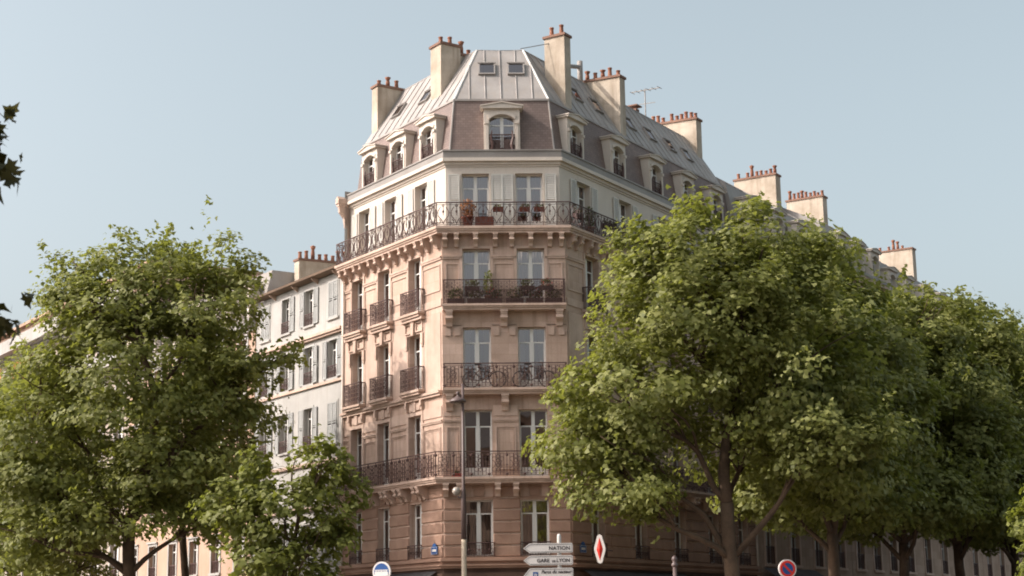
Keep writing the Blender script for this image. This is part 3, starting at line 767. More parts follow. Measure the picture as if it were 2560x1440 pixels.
# dormers
def dormer_meshes(w=1.02, hs=1.36, rise=0.2, mat='stone_trim'):
    def fn():
        m = MB(); o = w / 2; s = o + 0.2; n = 10
        m.box(-s, -o, -0.02, 0.5, 0, hs); m.box(o, s, -0.02, 0.5, 0, hs)
        inner = [(-o + 2 * o * i / n, hs + rise * (1 - (2 * i / n - 1) ** 2)) for i in range(n + 1)]
        top = hs + 0.42
        for i in range(n):
            (xa, za), (xb, zb) = inner[i], inner[i + 1]
            m.hexa([(xa, -0.02, za), (xb, -0.02, zb), (xb, 0.5, zb), (xa, 0.5, za), (xa, -0.02, top), (xb, -0.02, top), (xb, 0.5, top), (xa, 0.5, top)])
        m.box(-s, -o, -0.022, 0.5, hs + 0.002, top); m.box(o, s, -0.022, 0.5, hs + 0.002, top)
        for i in range(n):      # raised archivolt
            (xa, za), (xb, zb) = inner[i], inner[i + 1]
            m.hexa([(xa * 1.02, -0.06, za), (xb * 1.02, -0.06, zb), (xb * 1.02, -0.02, zb), (xa * 1.02, -0.02, za), (xa * 1.12, -0.06, za + 0.13), (xb * 1.12, -0.06, zb + 0.13), (xb * 1.12, -0.02, zb + 0.13), (xa * 1.12, -0.02, za + 0.13)])
        for sx in (-1, 1):
            a, b = sorted((sx * (o + 0.02), sx * (o + 0.13))); m.box(a, b, -0.055, -0.02, 0, hs - 0.2)
            a, b = sorted((sx * (o + 0.0), sx * (o + 0.17))); m.box(a, b, -0.10, -0.02, hs - 0.2, hs - 0.08)
        e = s + 0.1
        m.prism_y([(-e, top), (e, top), (e, top + 0.07), (e * 0.55, top + 0.15), (0, top + 0.20), (-e * 0.55, top + 0.15), (-e, top + 0.07)], -0.16, 1.5)
        m.prism_y([(-e - 0.04, top + 0.075), (0, top + 0.225), (e + 0.04, top + 0.075), (e + 0.04, top + 0.12), (0, top + 0.27), (-e - 0.04, top + 0.12)][::-1], -0.2, 1.5)
        A = m.mesh('dormer', 'plaster_white')
        ch = MB(); ch.box(-s + 0.02, -o - 0.02, 0.5, 1.4, 0, top); ch.box(o + 0.02, s - 0.02, 0.5, 1.4, 0, top)
        B = ch.mesh('dormer_cheek', 'zinc_dark')
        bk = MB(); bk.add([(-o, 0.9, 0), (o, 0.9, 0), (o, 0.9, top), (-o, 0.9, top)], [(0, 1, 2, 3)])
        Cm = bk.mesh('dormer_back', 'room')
        vol = MB()
        for sx in (-1, 1):
            cx = sx * (o - 0.09)
            vol.tube([(cx, -0.03, 0.05), (cx - sx * 0.05, -0.03, 0.3), (cx + sx * 0.02, -0.03, 0.6), (cx - sx * 0.03, -0.03, 0.9)], [0.05, 0.07, 0.05, 0.02], 5)
        return A, B, Cm, vol.mesh('scroll', 'iron')
    return cached(('dorm', w, hs), fn)
def dormer(root, FM, x, d, z, s=1.0, rail=True):
    A, B, Cm, V = dormer_meshes()
    M = FM @ T(x, -d, z) @ Matrix.Diagonal((s, 1, s, 1))
    o = inst('dormer', A, root, M)
    inst('dormer_cheek', B, o, M); inst('dormer_back', Cm, o, M)
    window(o, M, 0, 0, 0.03, 1.02, 1.5, 0.0, random.choice(['full', 'sides', None]), 0.2, 'casement', True, sub=True)
    if rail:
        inst('scroll', V, o, M)
        inst('railing', cached(('rail', 1.02, .72), lambda: rail_run(1.02, 0.72, 'dense').mesh('railing', 'iron')), o, M @ T(-0.51, 0.0, 0.02))
    return o
dormer(CB, FC, 2.50, -0.46, 20.82, 1.05)
for x in (-1.75, -4.25, -6.75): dormer(CB, FL, x, -0.42, 20.82, 0.97)
for x in (1.75, 5.45, 9.05, 12.3, 15.5): dormer(CB, FR, x, -0.42, 20.82, 0.97)
# skylights
def skylight(root, FM, x, z, w=0.72, h=0.74, quad=(ST_, ZT), name='skylight'):
    (d0, z0), (d1, z1) = quad; t = (z - z0) / (z1 - z0); y = -(d0 + (d1 - d0) * t)
    ang = math.atan2(-d1 + d0, z1 - z0)
    M = FM @ T(x, y, z) @ Matrix.Rotation(-ang, 4, 'X')
    m = MB(); e = 0.06
    m.box(-w / 2, -w / 2 + e, -0.12, 0.03, 0, h); m.box(w / 2 - e, w / 2, -0.12, 0.03, 0, h); m.box(-w / 2 + e, w / 2 - e, -0.12, 0.03, 0, e); m.box(-w / 2 + e, w / 2 - e, -0.12, 0.03, h - e, h)
    m.box(-w / 2 - 0.03, w / 2 + 0.03, -0.15, -0.11, h - 0.03, h + 0.03)
    o = inst(name, cached(('sky', w, h), lambda: m.mesh('skylight', 'zinc_dark')), root, M)
    inst('pane', pane_mesh(w - 2 * e, h - 2 * e), o, M @ T(0, -0.09, e))
    inst('blind', cached(('blind', w, h), lambda: MB().add([(-w / 2 + e, -0.045, e), (w / 2 - e, -0.045, e), (w / 2 - e, -0.045, h - e), (-w / 2 + e, -0.045, h - e)], [(0, 1, 2, 3)]).mesh('blind', 'zinc_dark')), o, M)
skylight(CB, FC, 1.93, 24.62); skylight(CB, FC, 3.17, 24.62)
for x, z in ((4.2, 24.3), (5.95, 24.25), (9.1, 24.25), (11.1, 24.2), (13.1, 24.15), (14.9, 24.1)): skylight(CB, FR, x, z)
for x, z in ((-4.0, 24.2), (-6.4, 24.2)): skylight(CB, FL, x, z)
# chimney stacks
chimney(CB, FL, -3.2, -2.35, 1.45, 2.45, 23.6, 26.42, 2); chimney(CB, FL, -3.0, -2.45, 2.50, 3.7, 24.5, 26.12, 3)
chimney(CB, FL, -8.25, -7.72, 1.35, 3.2, 23.4, 26.05, 4)
chimney(CB, FR, 2.0, 2.52, 1.0, 2.0, 23.2, 26.6, 2)
chimney(CB, FR, 7.0, 7.5, 1.05, 3.45, 23.2, 26.15, 6, slope=0.1)
chimney(CB, FR, 16.85, 17.45, 2.0, 4.7, 23.4, 26.9, 10, slope=0.1)
inst('flue_pipe', MB().tube([(6.72, 2.95, 26.0), (6.72, 2.95, 27.2)], 0.13, 8).tube([(6.72, 2.95, 26.92), (5.0, 2.95, 26.5)], 0.10, 8).mesh('flue_pipe', 'zinc_dark', True), CB, FR)
inst('roof_vent', MB().box(11.85, 12.2, 2.8, 3.15, 25.95, 26.3).box(11.75, 12.3, 2.7, 3.25, 26.42, 26.48).box(11.95, 12.1, 2.9, 3.05, 26.3, 26.42).mesh('roof_vent', 'cap_tile'), CB, FR)
ant = MB().tube([(12.95, 2.85, 25.9), (12.95, 2.85, 27.6)], 0.03, 5).tube([(12.95, 2.0, 27.5), (12.95, 3.6, 27.55)], 0.025, 4).tube([(12.95, 2.3, 26.8), (12.95, 3.2, 26.85)], 0.02, 4)
for k in range(6): ant.tube([(12.7, 2.05 + k * 0.3, 27.5), (13.2, 2.05 + k * 0.3, 27.52)], 0.015, 4)
inst('antenna', ant.mesh('antenna', 'zinc_dark'), CB, FR)
inst('stay_rod', MB().tube([(1.0, 2.6, 26.0), (2.1, 1.7, 26.4)], 0.02, 4).mesh('stay_rod', 'zinc_dark'), CB, FR)

# ------------------------------------------------------------------ street-wall neighbours
def rowhouse(name, label, fk, t0, t1, zc, storeys, ww, pitch, wallmat, roof, zr=None, shutters=False, balc=(), extra=None, trim='stone_trim', depth=9.0, simple=True, cat='building', group=None):
    """one house of a terrace on flank fk between t0 and t1; storeys = list of (sill, head)"""
    FM = FACES[fk]; sg = 1 if fk == 'R' else -1
    x0, x1 = (t0, t1) if fk == 'R' else (-t1, -t0)
    root = thing(name, label, cat, FM @ T((x0 + x1) / 2, 0, 0), group)
    n = max(1, round((x1 - x0) / pitch)); p = (x1 - x0) / n
    xs = [x0 + (i + 0.5) * p for i in range(n)]
    holes = [(x - ww / 2, x + ww / 2, a, b) for a, b in storeys for x in xs]
    m = wall_holes(MB(), x0, x1, 0, zc, holes, 0, 0.28)
    m.add([(x0, 0, 0), (x0, depth, 0), (x0, depth, zc), (x0, 0, zc), (x1, 0, 0), (x1, depth, 0), (x1, depth, zc), (x1, 0, zc)], [(0, 3, 2, 1), (4, 5, 6, 7), (1, 2, 6, 5)])
    inst('wall', m.mesh('wall', wallmat), root, FM)
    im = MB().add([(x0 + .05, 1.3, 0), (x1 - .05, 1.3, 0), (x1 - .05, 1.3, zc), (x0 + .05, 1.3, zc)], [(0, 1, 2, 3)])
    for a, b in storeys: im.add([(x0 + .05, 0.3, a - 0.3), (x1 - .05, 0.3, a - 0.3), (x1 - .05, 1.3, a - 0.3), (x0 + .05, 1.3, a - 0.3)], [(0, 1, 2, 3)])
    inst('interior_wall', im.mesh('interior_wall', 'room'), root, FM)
    for j, (a, b) in enumerate(storeys):
        for x in xs:
            window(root, FM, x, 0, a, ww, b - a, 0.0, random.choice([None, 'full', 'sides']), 0.2, simple=simple)
            if trim:
                inst('window_surround', cached(('rs', ww, round(b - a, 2), trim), lambda: MB().box(-ww / 2 - 0.14, -ww / 2, -0.04, 0, 0, b - a + 0.14).box(ww / 2, ww / 2 + 0.14, -0.04, 0, 0, b - a + 0.14).box(-ww / 2, ww / 2, -0.04, 0, b - a, b - a + 0.14).box(-ww / 2 - 0.2, ww / 2 + 0.2, -0.12, 0, b - a + 0.141, b - a + 0.22).box(-ww / 2 - 0.16, ww / 2 + 0.16, -0.1, 0, -0.12, -0.002).mesh('window_surround', trim)), root, FM @ T(x, 0, a))
            if not (j in balc): railing(root, (FM @ Vector((x - ww / 2, 0.04, 0))).xy, (FM @ Vector((x + ww / 2, 0.04, 0))).xy, a, 0.6 if not balc else 0.85, 'plain', 'window_guard')
    for j in balc:
        z = storeys[j][0] - 0.05
        o = inst('balcony', MB().box(x0 + 0.1, x1 - 0.1, -0.62, 0, z - 0.2, z).mesh('balcony', 'stone_trim'), root, FM)
        railing(o, (FM @ Vector((x0 + 0.12, -0.56, 0))).xy, (FM @ Vector((x1 - 0.12, -0.56, 0))).xy, z, 0.95, 'dense')
    c = MB(); c.box(x0, x1, -0.12, 0, zc - 0.5, zc - 0.3); c.box(x0, x1, -0.32, 0, zc - 0.3, zc - 0.08)
    inst('cornice', c.mesh('cornice', trim or 'plaster_pale'), root, FM)
    if roof == 'mansard':
        zs = zc + 2.6; zt = zr or zs + 2.4
        inst('gutter', MB().box(x0, x1, -0.36, 0.5, zc - 0.078, zc + 0.1).mesh('gutter', 'zinc_dark'), root, FM)
        inst('slate_slope', MB().add([(x0, 0.25, zc + 0.08), (x1, 0.25, zc + 0.08), (x1, 0.85, zs), (x0, 0.85, zs)], [(0, 1, 2, 3)]).mesh('slate_slope', 'zinc_dark'), root, FM)
        zinc_slope(root, FM, ((x0, 0.85, zs), (x1, 0.85, zs), (x1, 3.4, zt), (x0, 3.4, zt)), 1.0)
        inst('roof_top', MB().add([(x0, 3.4, zt), (x1, 3.4, zt), (x1, depth, zt - 0.4), (x0, depth, zt - 0.4), (x0, 0.25, zc), (x1, 0.25, zc), (x0, 0.85, zs), (x1, 0.85, zs), (x0, depth, zc), (x1, depth, zc)],
                                  [(0, 1, 2, 3), (0, 3, 8, 4, 6), (1, 7, 5, 9, 2), (2, 9, 8, 3)]).mesh('roof_top', 'zinc'), root, FM)
        for x in xs: dormer(root, FM, x, -0.02, zc + 0.08, 1.0, False)
    return root, FM, xs, x0, x1
# plain townhouse on the left of the corner block
ST2 = [(4.6, 6.3), (9.75, 11.55), (12.66, 14.38), (15.40, 17.06)]
XB = [9.35, 11.7, 14.15, 16.35]
FM = FL
TH = thing('plain_townhouse', 'low pale plaster house with louvred shutters adjoining the left of the corner block', 'building', FL @ T(-13, 0, 0))
x0, x1 = -17.4, -8.32
wx = [-x for x in XB]; ww = 0.86
holes = [(x - ww / 2, x + ww / 2, a, b) for a, b in ST2 for x in wx]
m = wall_holes(MB(), x0, x1, 0, 17.4, holes, 0.04, 0.26)
m.add([(x0, 0.04, 0), (x0, 8, 0), (x0, 8, 17.4), (x0, 0.04, 17.4), (x1, 8, 0), (x1, 8, 17.4)], [(0, 3, 2, 1), (1, 2, 5, 4)])
inst('wall', m.mesh('wall', 'plaster_pale'), TH, FL)
inst('interior_wall', MB().add([(x0 + .05, 1.2, 0), (x1 - .05, 1.2, 0), (x1 - .05, 1.2, 17.3), (x0 + .05, 1.2, 17.3)], [(0, 1, 2, 3)]).mesh('interior_wall', 'room'), TH, FL)
c = MB(); c.box(x0 - 0.1, x1, -0.12, 0.04, 14.62, 14.72); c.box(x0 - 0.1, x1, -0.2, 0.04, 14.72, 14.84); c.box(x0, x1, -0.06, 0.04, 12.44, 12.56)
c.box(x0, x1, -0.09, 0.04, 8.9, 9.05); c.box(x0, x1, -0.12, 0.04, 6.9, 7.05)
inst('string_course', c.mesh('string_course', 'stone_trim'), TH, FL)
c = MB(); c.prism_x([(0.04, 17.42), (-0.40, 17.48), (-0.43, 17.57), (0.04, 17.62)], x0 - 0.3, x1 - 0.02); inst('eave', c.mesh('eave', 'soot'), TH, FL)
inst('roof', MB().add([(x0 - 0.2, -0.3, 17.60), (x1, -0.3, 17.60), (x1, 4.2, 18.9), (x0 - 0.2, 4.2, 18.9), (x1, 8.2, 17.5), (x0 - 0.2, 8.2, 17.5)], [(0, 1, 2, 3), (3, 2, 4, 5)]).mesh('roof', 'zinc'), TH, FL)
for j, (a, b) in enumerate(ST2):
    for i, x in enumerate(wx):
        closed = (j == 3 and i in (0, 3)) or (j == 1 and i == 0)
        window(TH, FL, x, 0.04, a, ww, b - a, 0.0, random.choice(['full', 'half', 'sides']), 0.18)
        inst('window_surround', cached(('thsur', round(b - a, 2)), lambda: MB().box(-ww / 2 - 0.1, -ww / 2, -0.03, 0, 0, b - a + 0.1).box(ww / 2, ww / 2 + 0.1, -0.03, 0, 0, b - a + 0.1).box(-ww / 2, ww / 2, -0.03, 0, b - a, b - a + 0.1).box(-ww / 2 - 0.12, ww / 2 + 0.12, -0.09, 0, -0.1, -0.002).mesh('window_surround', 'plaster_pale')), TH, FL @ T(x, 0.04, a))
        if not closed and j != 0: railing(TH, (FL @ Vector((x - ww / 2, 0.0, 0))).xy, (FL @ Vector((x + ww / 2, 0.0, 0))).xy, a, 0.55, 'dense', 'window_guard')
        sw = 0.44
        for sx in (-1, 1):
            if closed: M = FL @ T(x + (-ww / 2 if sx < 0 else 0.0), -0.02, a)
            elif j == 3 and i == 2 and sx < 0: M = FL @ T(x - ww / 2 - 0.02, 0.0, a) @ Matrix.Rotation(R_(-75), 4, 'Z') @ T(-sw, 0, 0)
            else: M = FL @ T(x + sx * (ww / 2 + 0.04) - (sw if sx < 0 else 0), -0.04, a) @ Matrix.Rotation(R_(random.uniform(-4, 4)), 4, 'Z')
            inst('shutter', shutter_mesh(sw, b - a, 'shutter_grey'), TH, M)
for x in (-8.9, -10.9, -12.95, -15.3): inst('eave_bracket', cached('eb', lambda: MB().prism_x([(0, 0), (-0.36, 0), (-0.30, -0.08), (0, -0.25)], -0.04, 0.04).mesh('eave_bracket', 'stone_trim')), TH, FL @ T(x, 0.04, 17.44))
chimney(TH, FL, -17.3, -16.8, 2.0, 4.9, 17.8, 19.72, 8, slope=0.1)

ST3 = [(4.5, 6.2), (7.9, 9.8), (11.0, 12.9), (14.1, 15.8)]
rowhouse('terrace_house', 'pinkish plaster house behind the left trees, next to the pale townhouse', 'L', 17.45, 34, 16.6, ST3, 1.0, 3.0, 'plaster_pink', 'mansard', 19.2, trim='plaster_pale')
BH, FMb, xsb, bx0, bx1 = rowhouse('terrace_house', 'far house at the left edge with orange brick panels and white balcony bands', 'L', 34.05, 66, 20.6, [(4.6, 7.2), (8.6, 10.4), (11.6, 13.4), (14.6, 16.4), (17.6, 19.4)], 1.3, 3.2, 'plaster_dull', 'flat', trim='plaster_pale')
inst('roof', MB().box(bx0, bx1, 1.2, 8, 20.6, 22.9).box(bx0, bx1, 0.9, 8.2, 22.9, 23.1).mesh('roof', 'plaster_pink'), BH, FMb)
for z in (20.6, 16.9):
    inst('balcony_band', MB().box(bx0, bx1, -0.9, 0, z - 0.12, z + 0.75).mesh('balcony_band', 'plaster_pale'), BH, FMb)
for x in (-56.6, -63.0): inst('brick_panel', MB().box(x, x + 4.0, -0.05, 0, 17.9, 20.0).box(x + 0.6, x + 3.4, -0.05, 0, 14.3, 17.6).mesh('brick_panel', 'brick_orange'), BH, FMb)

# houses running away along the right-hand boulevard
STR = [(4.5, 6.6), (7.6, 9.9), (11.0, 13.2), (14.3, 16.4), (17.5, 19.5)]
RH = [('R', 17.55, 30.0, 20.9, 25.2, 'stone_far', [(29.2, 3.0, 5.6, 27.0, 9)], 'stone house with round-headed dormers adjoining the right end of the corner block'),
      ('R', 30.05, 38.0, 21.5, 25.4, 'stone_far', [(37.2, 3.3, 5.7, 27.5, 9)], 'narrow stone house with a wide chimney, second beyond the corner block'),
      ('R', 38.05, 54.0, 20.9, 24.5, 'stone_far', [(53.2, 3.1, 6.0, 27.2, 9), (44.5, 3.0, 4.2, 25.2, 4)], 'long stone house third along the right boulevard, tall chimney at its far end'),
      ('R', 54.05, 63.0, 19.0, 22.6, 'stone_far', [(62.2, 3.2, 5.6, 24.6, 7)], 'lower stone house fourth along the right boulevard beyond the trees'),
      ('R', 63.05, 90.0, 18.6, 22.0, 'stone_far', [(75, 3.2, 5.6, 23.8, 7)], 'farthest stone house glimpsed at the end of the right boulevard')]
for fk, a, b, zc, zr, wm, chs, lab in RH:
    root, FM, xs, _, _ = rowhouse('boulevard_house', lab, fk, a, b, zc, STR, 1.15, 3.0, wm, 'mansard', zr, balc=(1, 4))
    for (x, y0, y1, z, n) in chs: chimney(root, FM, x, x + 0.7, y0, y1, zc + 2, z, n)
# house across the crossroads behind the camera: its roofline is what the corner windows mirror
OPP = Matrix.Translation((6, -24, 0)) @ Matrix.Rotation(math.pi, 4, 'Z')
oh = thing('opposite_building', 'stone building across the crossroads mirrored in the corner windows', 'building', OPP)
ox = [-22 + 3.2 * i + 1.6 for i in range(14)]
inst('wall', wall_holes(MB(), -22, 22.8, 0, 20, [(x - .6, x + .6, z, z + 2.1) for x in ox for z in (4.5, 8, 11.2, 14.4, 17.4)]).mesh('wall', 'stone_far'), oh, OPP)
inst('interior_wall', MB().add([(-22, .8, 0), (22.8, .8, 0), (22.8, .8, 20), (-22, .8, 20)], [(0, 1, 2, 3)]).mesh('interior_wall', 'room'), oh, OPP)
inst('roof', MB().prism_x([(-0.3, 20), (0.5, 22.6), (3.5, 24.6), (9, 24.6), (9, 20)], -22, 22.8).mesh('roof', 'zinc_dark'), oh, OPP)
for x in (-18, -5.5, 3.0, 14): chimney(oh, OPP, x, x + 1.6, 2.0, 3.4, 23.5, 26.6, 3)

# ------------------------------------------------------------------ trees
def leaf_shape(kind):
    if kind == 'star':
        a = []
        for ang, r in ((-90, 0.18), (-62, 0.52), (-30, 0.34), (0, 0.62), (38, 0.36), (90, 0.75), (142, 0.36), (180, 0.62), (210, 0.34), (242, 0.52)):
            a.append((r * math.cos(R_(ang)), r * math.sin(R_(ang)), 0.0))
        return np.array(a)
    return np.array([(0, -0.45, 0.04), (0.42, -0.2, -0.03), (0.22, 0.06, 0.0), (0, 0.55, -0.06), (-0.22, 0.06, 0.0), (-0.42, -0.2, -0.03)])
def leaf_mesh(name, pts, nrm, size, mat, kind='tri'):
    sh = leaf_shape(kind); k = len(sh); n = len(pts)
    nrm = nrm / (np.linalg.norm(nrm, axis=1, keepdims=True) + 1e-9)
    ref = rng.normal(size=(n, 3)); a = np.cross(nrm, ref); a /= (np.linalg.norm(a, axis=1, keepdims=True) + 1e-9); b = np.cross(nrm, a)
    sz = size * rng.uniform(0.55, 1.45, (n, 1))
    V = (pts[:, None, :] + sz[:, None, :] * (sh[None, :, 0:1] * a[:, None, :] + sh[None, :, 1:2] * b[:, None, :] + sh[None, :, 2:3] * nrm[:, None, :])).reshape(-1, 3)
    me = bpy.data.meshes.new(name)
    me.vertices.add(n * k); me.vertices.foreach_set('co', V.astype(np.float32).ravel())
    me.loops.add(n * k); me.loops.foreach_set('vertex_index', np.arange(n * k, dtype=np.int32))
    me.polygons.add(n); me.polygons.foreach_set('loop_start', np.arange(0, n * k, k, dtype=np.int32)); me.polygons.foreach_set('loop_total', np.full(n, k, dtype=np.int32))
    me.materials.append(MATS[mat]); me.update(calc_edges=True)
    return me
def crown_points(lobes, density, leaves, crad, hollow=0.45, droop=0.3, shoots=0.3):
    P, Nn, Cc = [], [], []
    for (cx, cy, cz, rx, ry, rz) in lobes:
        area = 4 * math.pi * ((rx * ry) ** 1.6 / 3 + (rx * rz) ** 1.6 / 3 + (ry * rz) ** 1.6 / 3) ** (1 / 1.6)
        m = int(area * density)
        d = rng.normal(size=(m, 3)); d /= np.linalg.norm(d, axis=1, keepdims=True)
        rad = hollow + (1 - hollow) * rng.uniform(0, 1, (m, 1)) ** 0.55
        bump = 1 + 0.17 * np.sin(d[:, 0:1] * 7 + cx) * np.cos(d[:, 2:3] * 6 + cy) + rng.normal(0, 0.09, (m, 1))
        c = np.array([cx, cy, cz]) + d * rad * bump * np.array([rx, ry, rz])
        cl = rng.uniform(0.6, 1.35, (m, 1))
        for i in range(m):
            k = max(6, int(leaves * cl[i, 0] * rng.uniform(0.6, 1.3)))
            q = rng.normal(size=(k, 3)); q /= np.linalg.norm(q, axis=1, keepdims=True)
            q *= rng.uniform(0.15, 1, (k, 1)) ** 0.6 * crad * cl[i, 0] * np.array([1.0, 1.0, 0.55])
            q[:, 2] -= droop * 0.5 * (q[:, 0] ** 2 + q[:, 1] ** 2) / crad
            P.append(c[i] + q); Nn.append(np.array([0, 0, 0.75]) + 0.6 * d[i] + 0.45 * q / crad + rng.normal(0, 0.36, (k, 3)))
        Cc.append(c)
        # ragged upright shoots breaking the outline
        m2 = int(area * density * shoots)
        d2 = rng.normal(size=(m2, 3)); d2[:, 2] = np.abs(d2[:, 2]) * 0.9 - 0.15; d2 /= np.linalg.norm(d2, axis=1, keepdims=True)
        c2 = np.array([cx, cy, cz]) + d2 * rng.uniform(0.88, 1.03, (m2, 1)) * np.array([rx, ry, rz])
        for i in range(m2):
            k = int(leaves * rng.uniform(0.35, 0.6)); t = rng.uniform(-1, 0.9, (k, 1))
            ax = d2[i] * 0.7 + np.array([0, 0, 0.6]) + rng.normal(0, 0.25, 3)
            q = ax * t * crad * 0.9 + rng.normal(0, 0.16, (k, 3)) * crad * (1.3 - t)
            P.append(c2[i] + q); Nn.append(np.array([0, 0, 0.6]) + 0.5 * d2[i] + rng.normal(0, 0.5, (k, 3)))
    return np.concatenate(P), np.concatenate(Nn), np.concatenate(Cc)
def limb(mb, a, b, r0, r1, wob=0.12, n=6, sides=7):
    a, b = Vector(a), Vector(b); L = (b - a).length; pts = []
    ph = random.uniform(0, 6)
    for i in range(n + 1):
        t = i / n; p = a.lerp(b, t)
        off = Vector((math.sin(t * 4 + ph), math.cos(t * 3.3 + ph), 0.5 * math.sin(t * 5 + ph))) * wob * L * 0.12 * math.sin(math.pi * t)
        pts.append(p + off + Vector((0, 0, L * 0.06 * math.sin(math.pi * t))))
    mb.tube(pts, [r0 + (r1 - r0) * (i / n) for i in range(n + 1)], sides)
    return pts
def tree_meshes(key, lobes, trunk_h, r, density, leaves, crad, size, mat, lean=(0, 0), kind='tri', fork=None, ntwig=140, hollow=0.45):
    pts, nr, cc = crown_points(lobes, density, leaves, crad, hollow)
    crown = leaf_mesh('crown', pts, nr, size, mat, kind)
    mb = MB()
    top = Vector((lean[0], lean[1], trunk_h))
    tr = []
    for i in range(7):
        t = i / 6; tr.append(Vector((lean[0] * t + 0.07 * math.sin(t * 5), lean[1] * t + 0.05 * math.cos(t * 4) - 0.05, trunk_h * t)))
    mb.tube(tr, [r * 1.35] + [r * (1.08 - 0.25 * i / 6) for i in range(1, 7)], 10)
    ends = []
    # leader rising through the crown; limbs leave trunk and leader at staggered heights
    ztop = max(l[2] for l in lobes if l[3] > 0.9) + 0.5
    lead = limb(mb, tr[-1] - Vector((0, 0, 0.1)), (lean[0] * 1.5 + 0.25, lean[1] + 0.1, ztop), r * 0.8, r * 0.16, 0.7, 9, 8)
    stem = tr[4:] + lead[1:7]
    ends.append((lead, lobes[0]))
    for i, l in enumerate(lobes):
        if l[3] < 0.9: continue
        c = Vector(l[:3]) + Vector((0, 0, -l[5] * 0.15))
        want = l[2] - 0.75 * math.hypot(l[0], l[1]) - 0.9 + random.uniform(-0.5, 0.5)
        st = min(stem, key=lambda q: abs(q.z - want))
        rr = r * (0.46 if st.z < trunk_h + 0.5 else 0.34)
        p = limb(mb, st, c, rr, r * 0.14, 0.8, 7)
        ends.append((p, l))
        for _ in range(5):
            d = Vector(rng.normal(size=3)); d.normalize()
            e = Vector((l[0] + d.x * l[3] * 0.85, l[1] + d.y * l[4] * 0.85, l[2] + abs(d.z) * l[5] * 0.85))
            limb(mb, p[random.randint(3, 6)], e, r * 0.2, r * 0.06, 0.6, 5, 5)
    idx = rng.choice(len(cc), min(ntwig, len(cc)), replace=False)
    allp = [q for p, l in ends for q in p[2:]]
    for i in idx:
        c = Vector(cc[i]); near = min(allp, key=lambda q: (q - c).length)
        if (near - c).length > 0.3: limb(mb, near, c, r * 0.09, r * 0.03, 0.7, 3, 4)
    return mb.mesh('trunk', 'bark', True), crown
def plant_tree(name, label, cat, meshes, M, group=None):
    o = thing(name, label, cat, M, group)
    inst('trunk', meshes[0], o, local=I4.copy()); inst('crown', meshes[1], o, local=I4.copy())
    return o
GR = 'plane trees lining the streets'
lob_r = [(-0.9, 0, 11.6, 3.9, 3.7, 4.3), (-3.1, -0.4, 9.3, 2.6, 2.8, 2.7), (-4.6, 0.2, 8.0, 2.0, 2.3, 1.6), (-3.6, -0.6, 6.5, 2.1, 2.0, 1.0), (2.6, 0.3, 11.0, 3.1, 3.2, 3.7), (3.6, -0.3, 8.0, 2.7, 2.6, 1.9), (-1.4, 0.5, 14.1, 2.3, 2.2, 2.1), (1.6, 0.2, 13.8, 2.2, 2.0, 2.3), (-2.6, 0.0, 5.6, 0.9, 0.9, 0.5), (0.6, 2.2, 8.2, 2.6, 2.0, 1.7)]
lob_r = [(x * .96, y, z - 0.35, a * .91, b * .93, c * .91) for x, y, z, a, b, c in lob_r]
lob_r += [(dx, 0.3 * math.sin(dx * 3), zt - 0.9, 0.6, 0.7, 0.95) for dx, zt in ((-0.55, 16.2), (-2.2, 15.2), (-2.9, 13.8), (-3.8, 11.9), (1.37, 16.1), (-5.2, 10.2), (3.0, 15.0), (4.0, 14.8))]
tm_r = tree_meshes('r', lob_r, 5.6, 0.27, 0.60, 128, 0.90, 0.195, 'leaf')
lob_l = [(0.0, 0, 11.4, 4.0, 3.8, 4.3), (3.2, -0.2, 13.5, 2.1, 2.2, 2.3), (0.8, 0.2, 14.6, 1.9, 2.0, 2.1), (-2.0, 0.1, 14.2, 1.9, 2.0, 2.2), (4.2, 0.0, 10.6, 1.7, 1.8, 1.9), (-3.8, -0.3, 10.0, 2.1, 2.2, 2.8), (-3.6, 0.3, 7.4, 3.0, 2.6, 1.8), (1.8, -0.3, 7.8, 3.0, 2.6, 1.9), (-0.6, -0.8, 6.0, 2.6, 2.0, 1.0), (5.3, 0.2, 11.7, 0.9, 0.8, 0.5), (-3.6, 0, 5.4, 2.6, 2.2, 1.1), (3.2, 0.4, 5.9, 1.8, 1.6, 0.8)]
lob_l = [(x * (.86 if x > 0 else .97), y, z - 0.3, a * .9, b * .93, c * .93) for x, y, z, a, b, c in lob_l]
lob_l += [(dx, 0.2 * math.sin(dx * 3), zt - 1.0, 0.55, 0.6, 1.05) for dx, zt in ((-0.97, 17.0), (-0.3, 16.5), (0.82, 16.9), (2.4, 16.8), (3.5, 16.4), (4.1, 16.0), (-3.4, 15.6), (-2.2, 15.4))] + [(5.0, 0.3, 11.6, 1.2, 0.6, 0.3), (5.7, 0.3, 11.9, 0.7, 0.5, 0.25)]
tm_l = tree_meshes('l', lob_l, 5.4, 0.26, 0.60, 128, 0.88, 0.195, 'leaf')
lob_s = [(0.1, 0, 5.6, 2.0, 1.9, 1.7), (1.2, 0, 6.8, 1.1, 1.0, 1.3), (-1.5, 0.1, 5.5, 1.2, 1.2, 1.1), (1.7, -0.2, 4.9, 1.3, 1.2, 1.0), (-0.6, -0.3, 4.0, 1.8, 1.5, 0.8), (0.9, 0.1, 3.4, 1.5, 1.4, 0.7), (-0.9, 0.2, 6.6, 0.8, 0.8, 0.7)]
tm_q = tree_meshes('q', lob_r[:2] + lob_r[4:8] + lob_r[10:12] + lob_r[14:16] + [(-2.6, 0, 7.2, 3.0, 2.8, 1.9), (1.8, -0.4, 6.4, 3.2, 2.9, 1.5), (0.4, 2.0, 6.6, 2.6, 2.2, 1.4), (0, -2, 9.5, 3.2, 2.6, 3.0)], 4.8, 0.24, 0.62, 108, 0.9, 0.225, 'leaf')
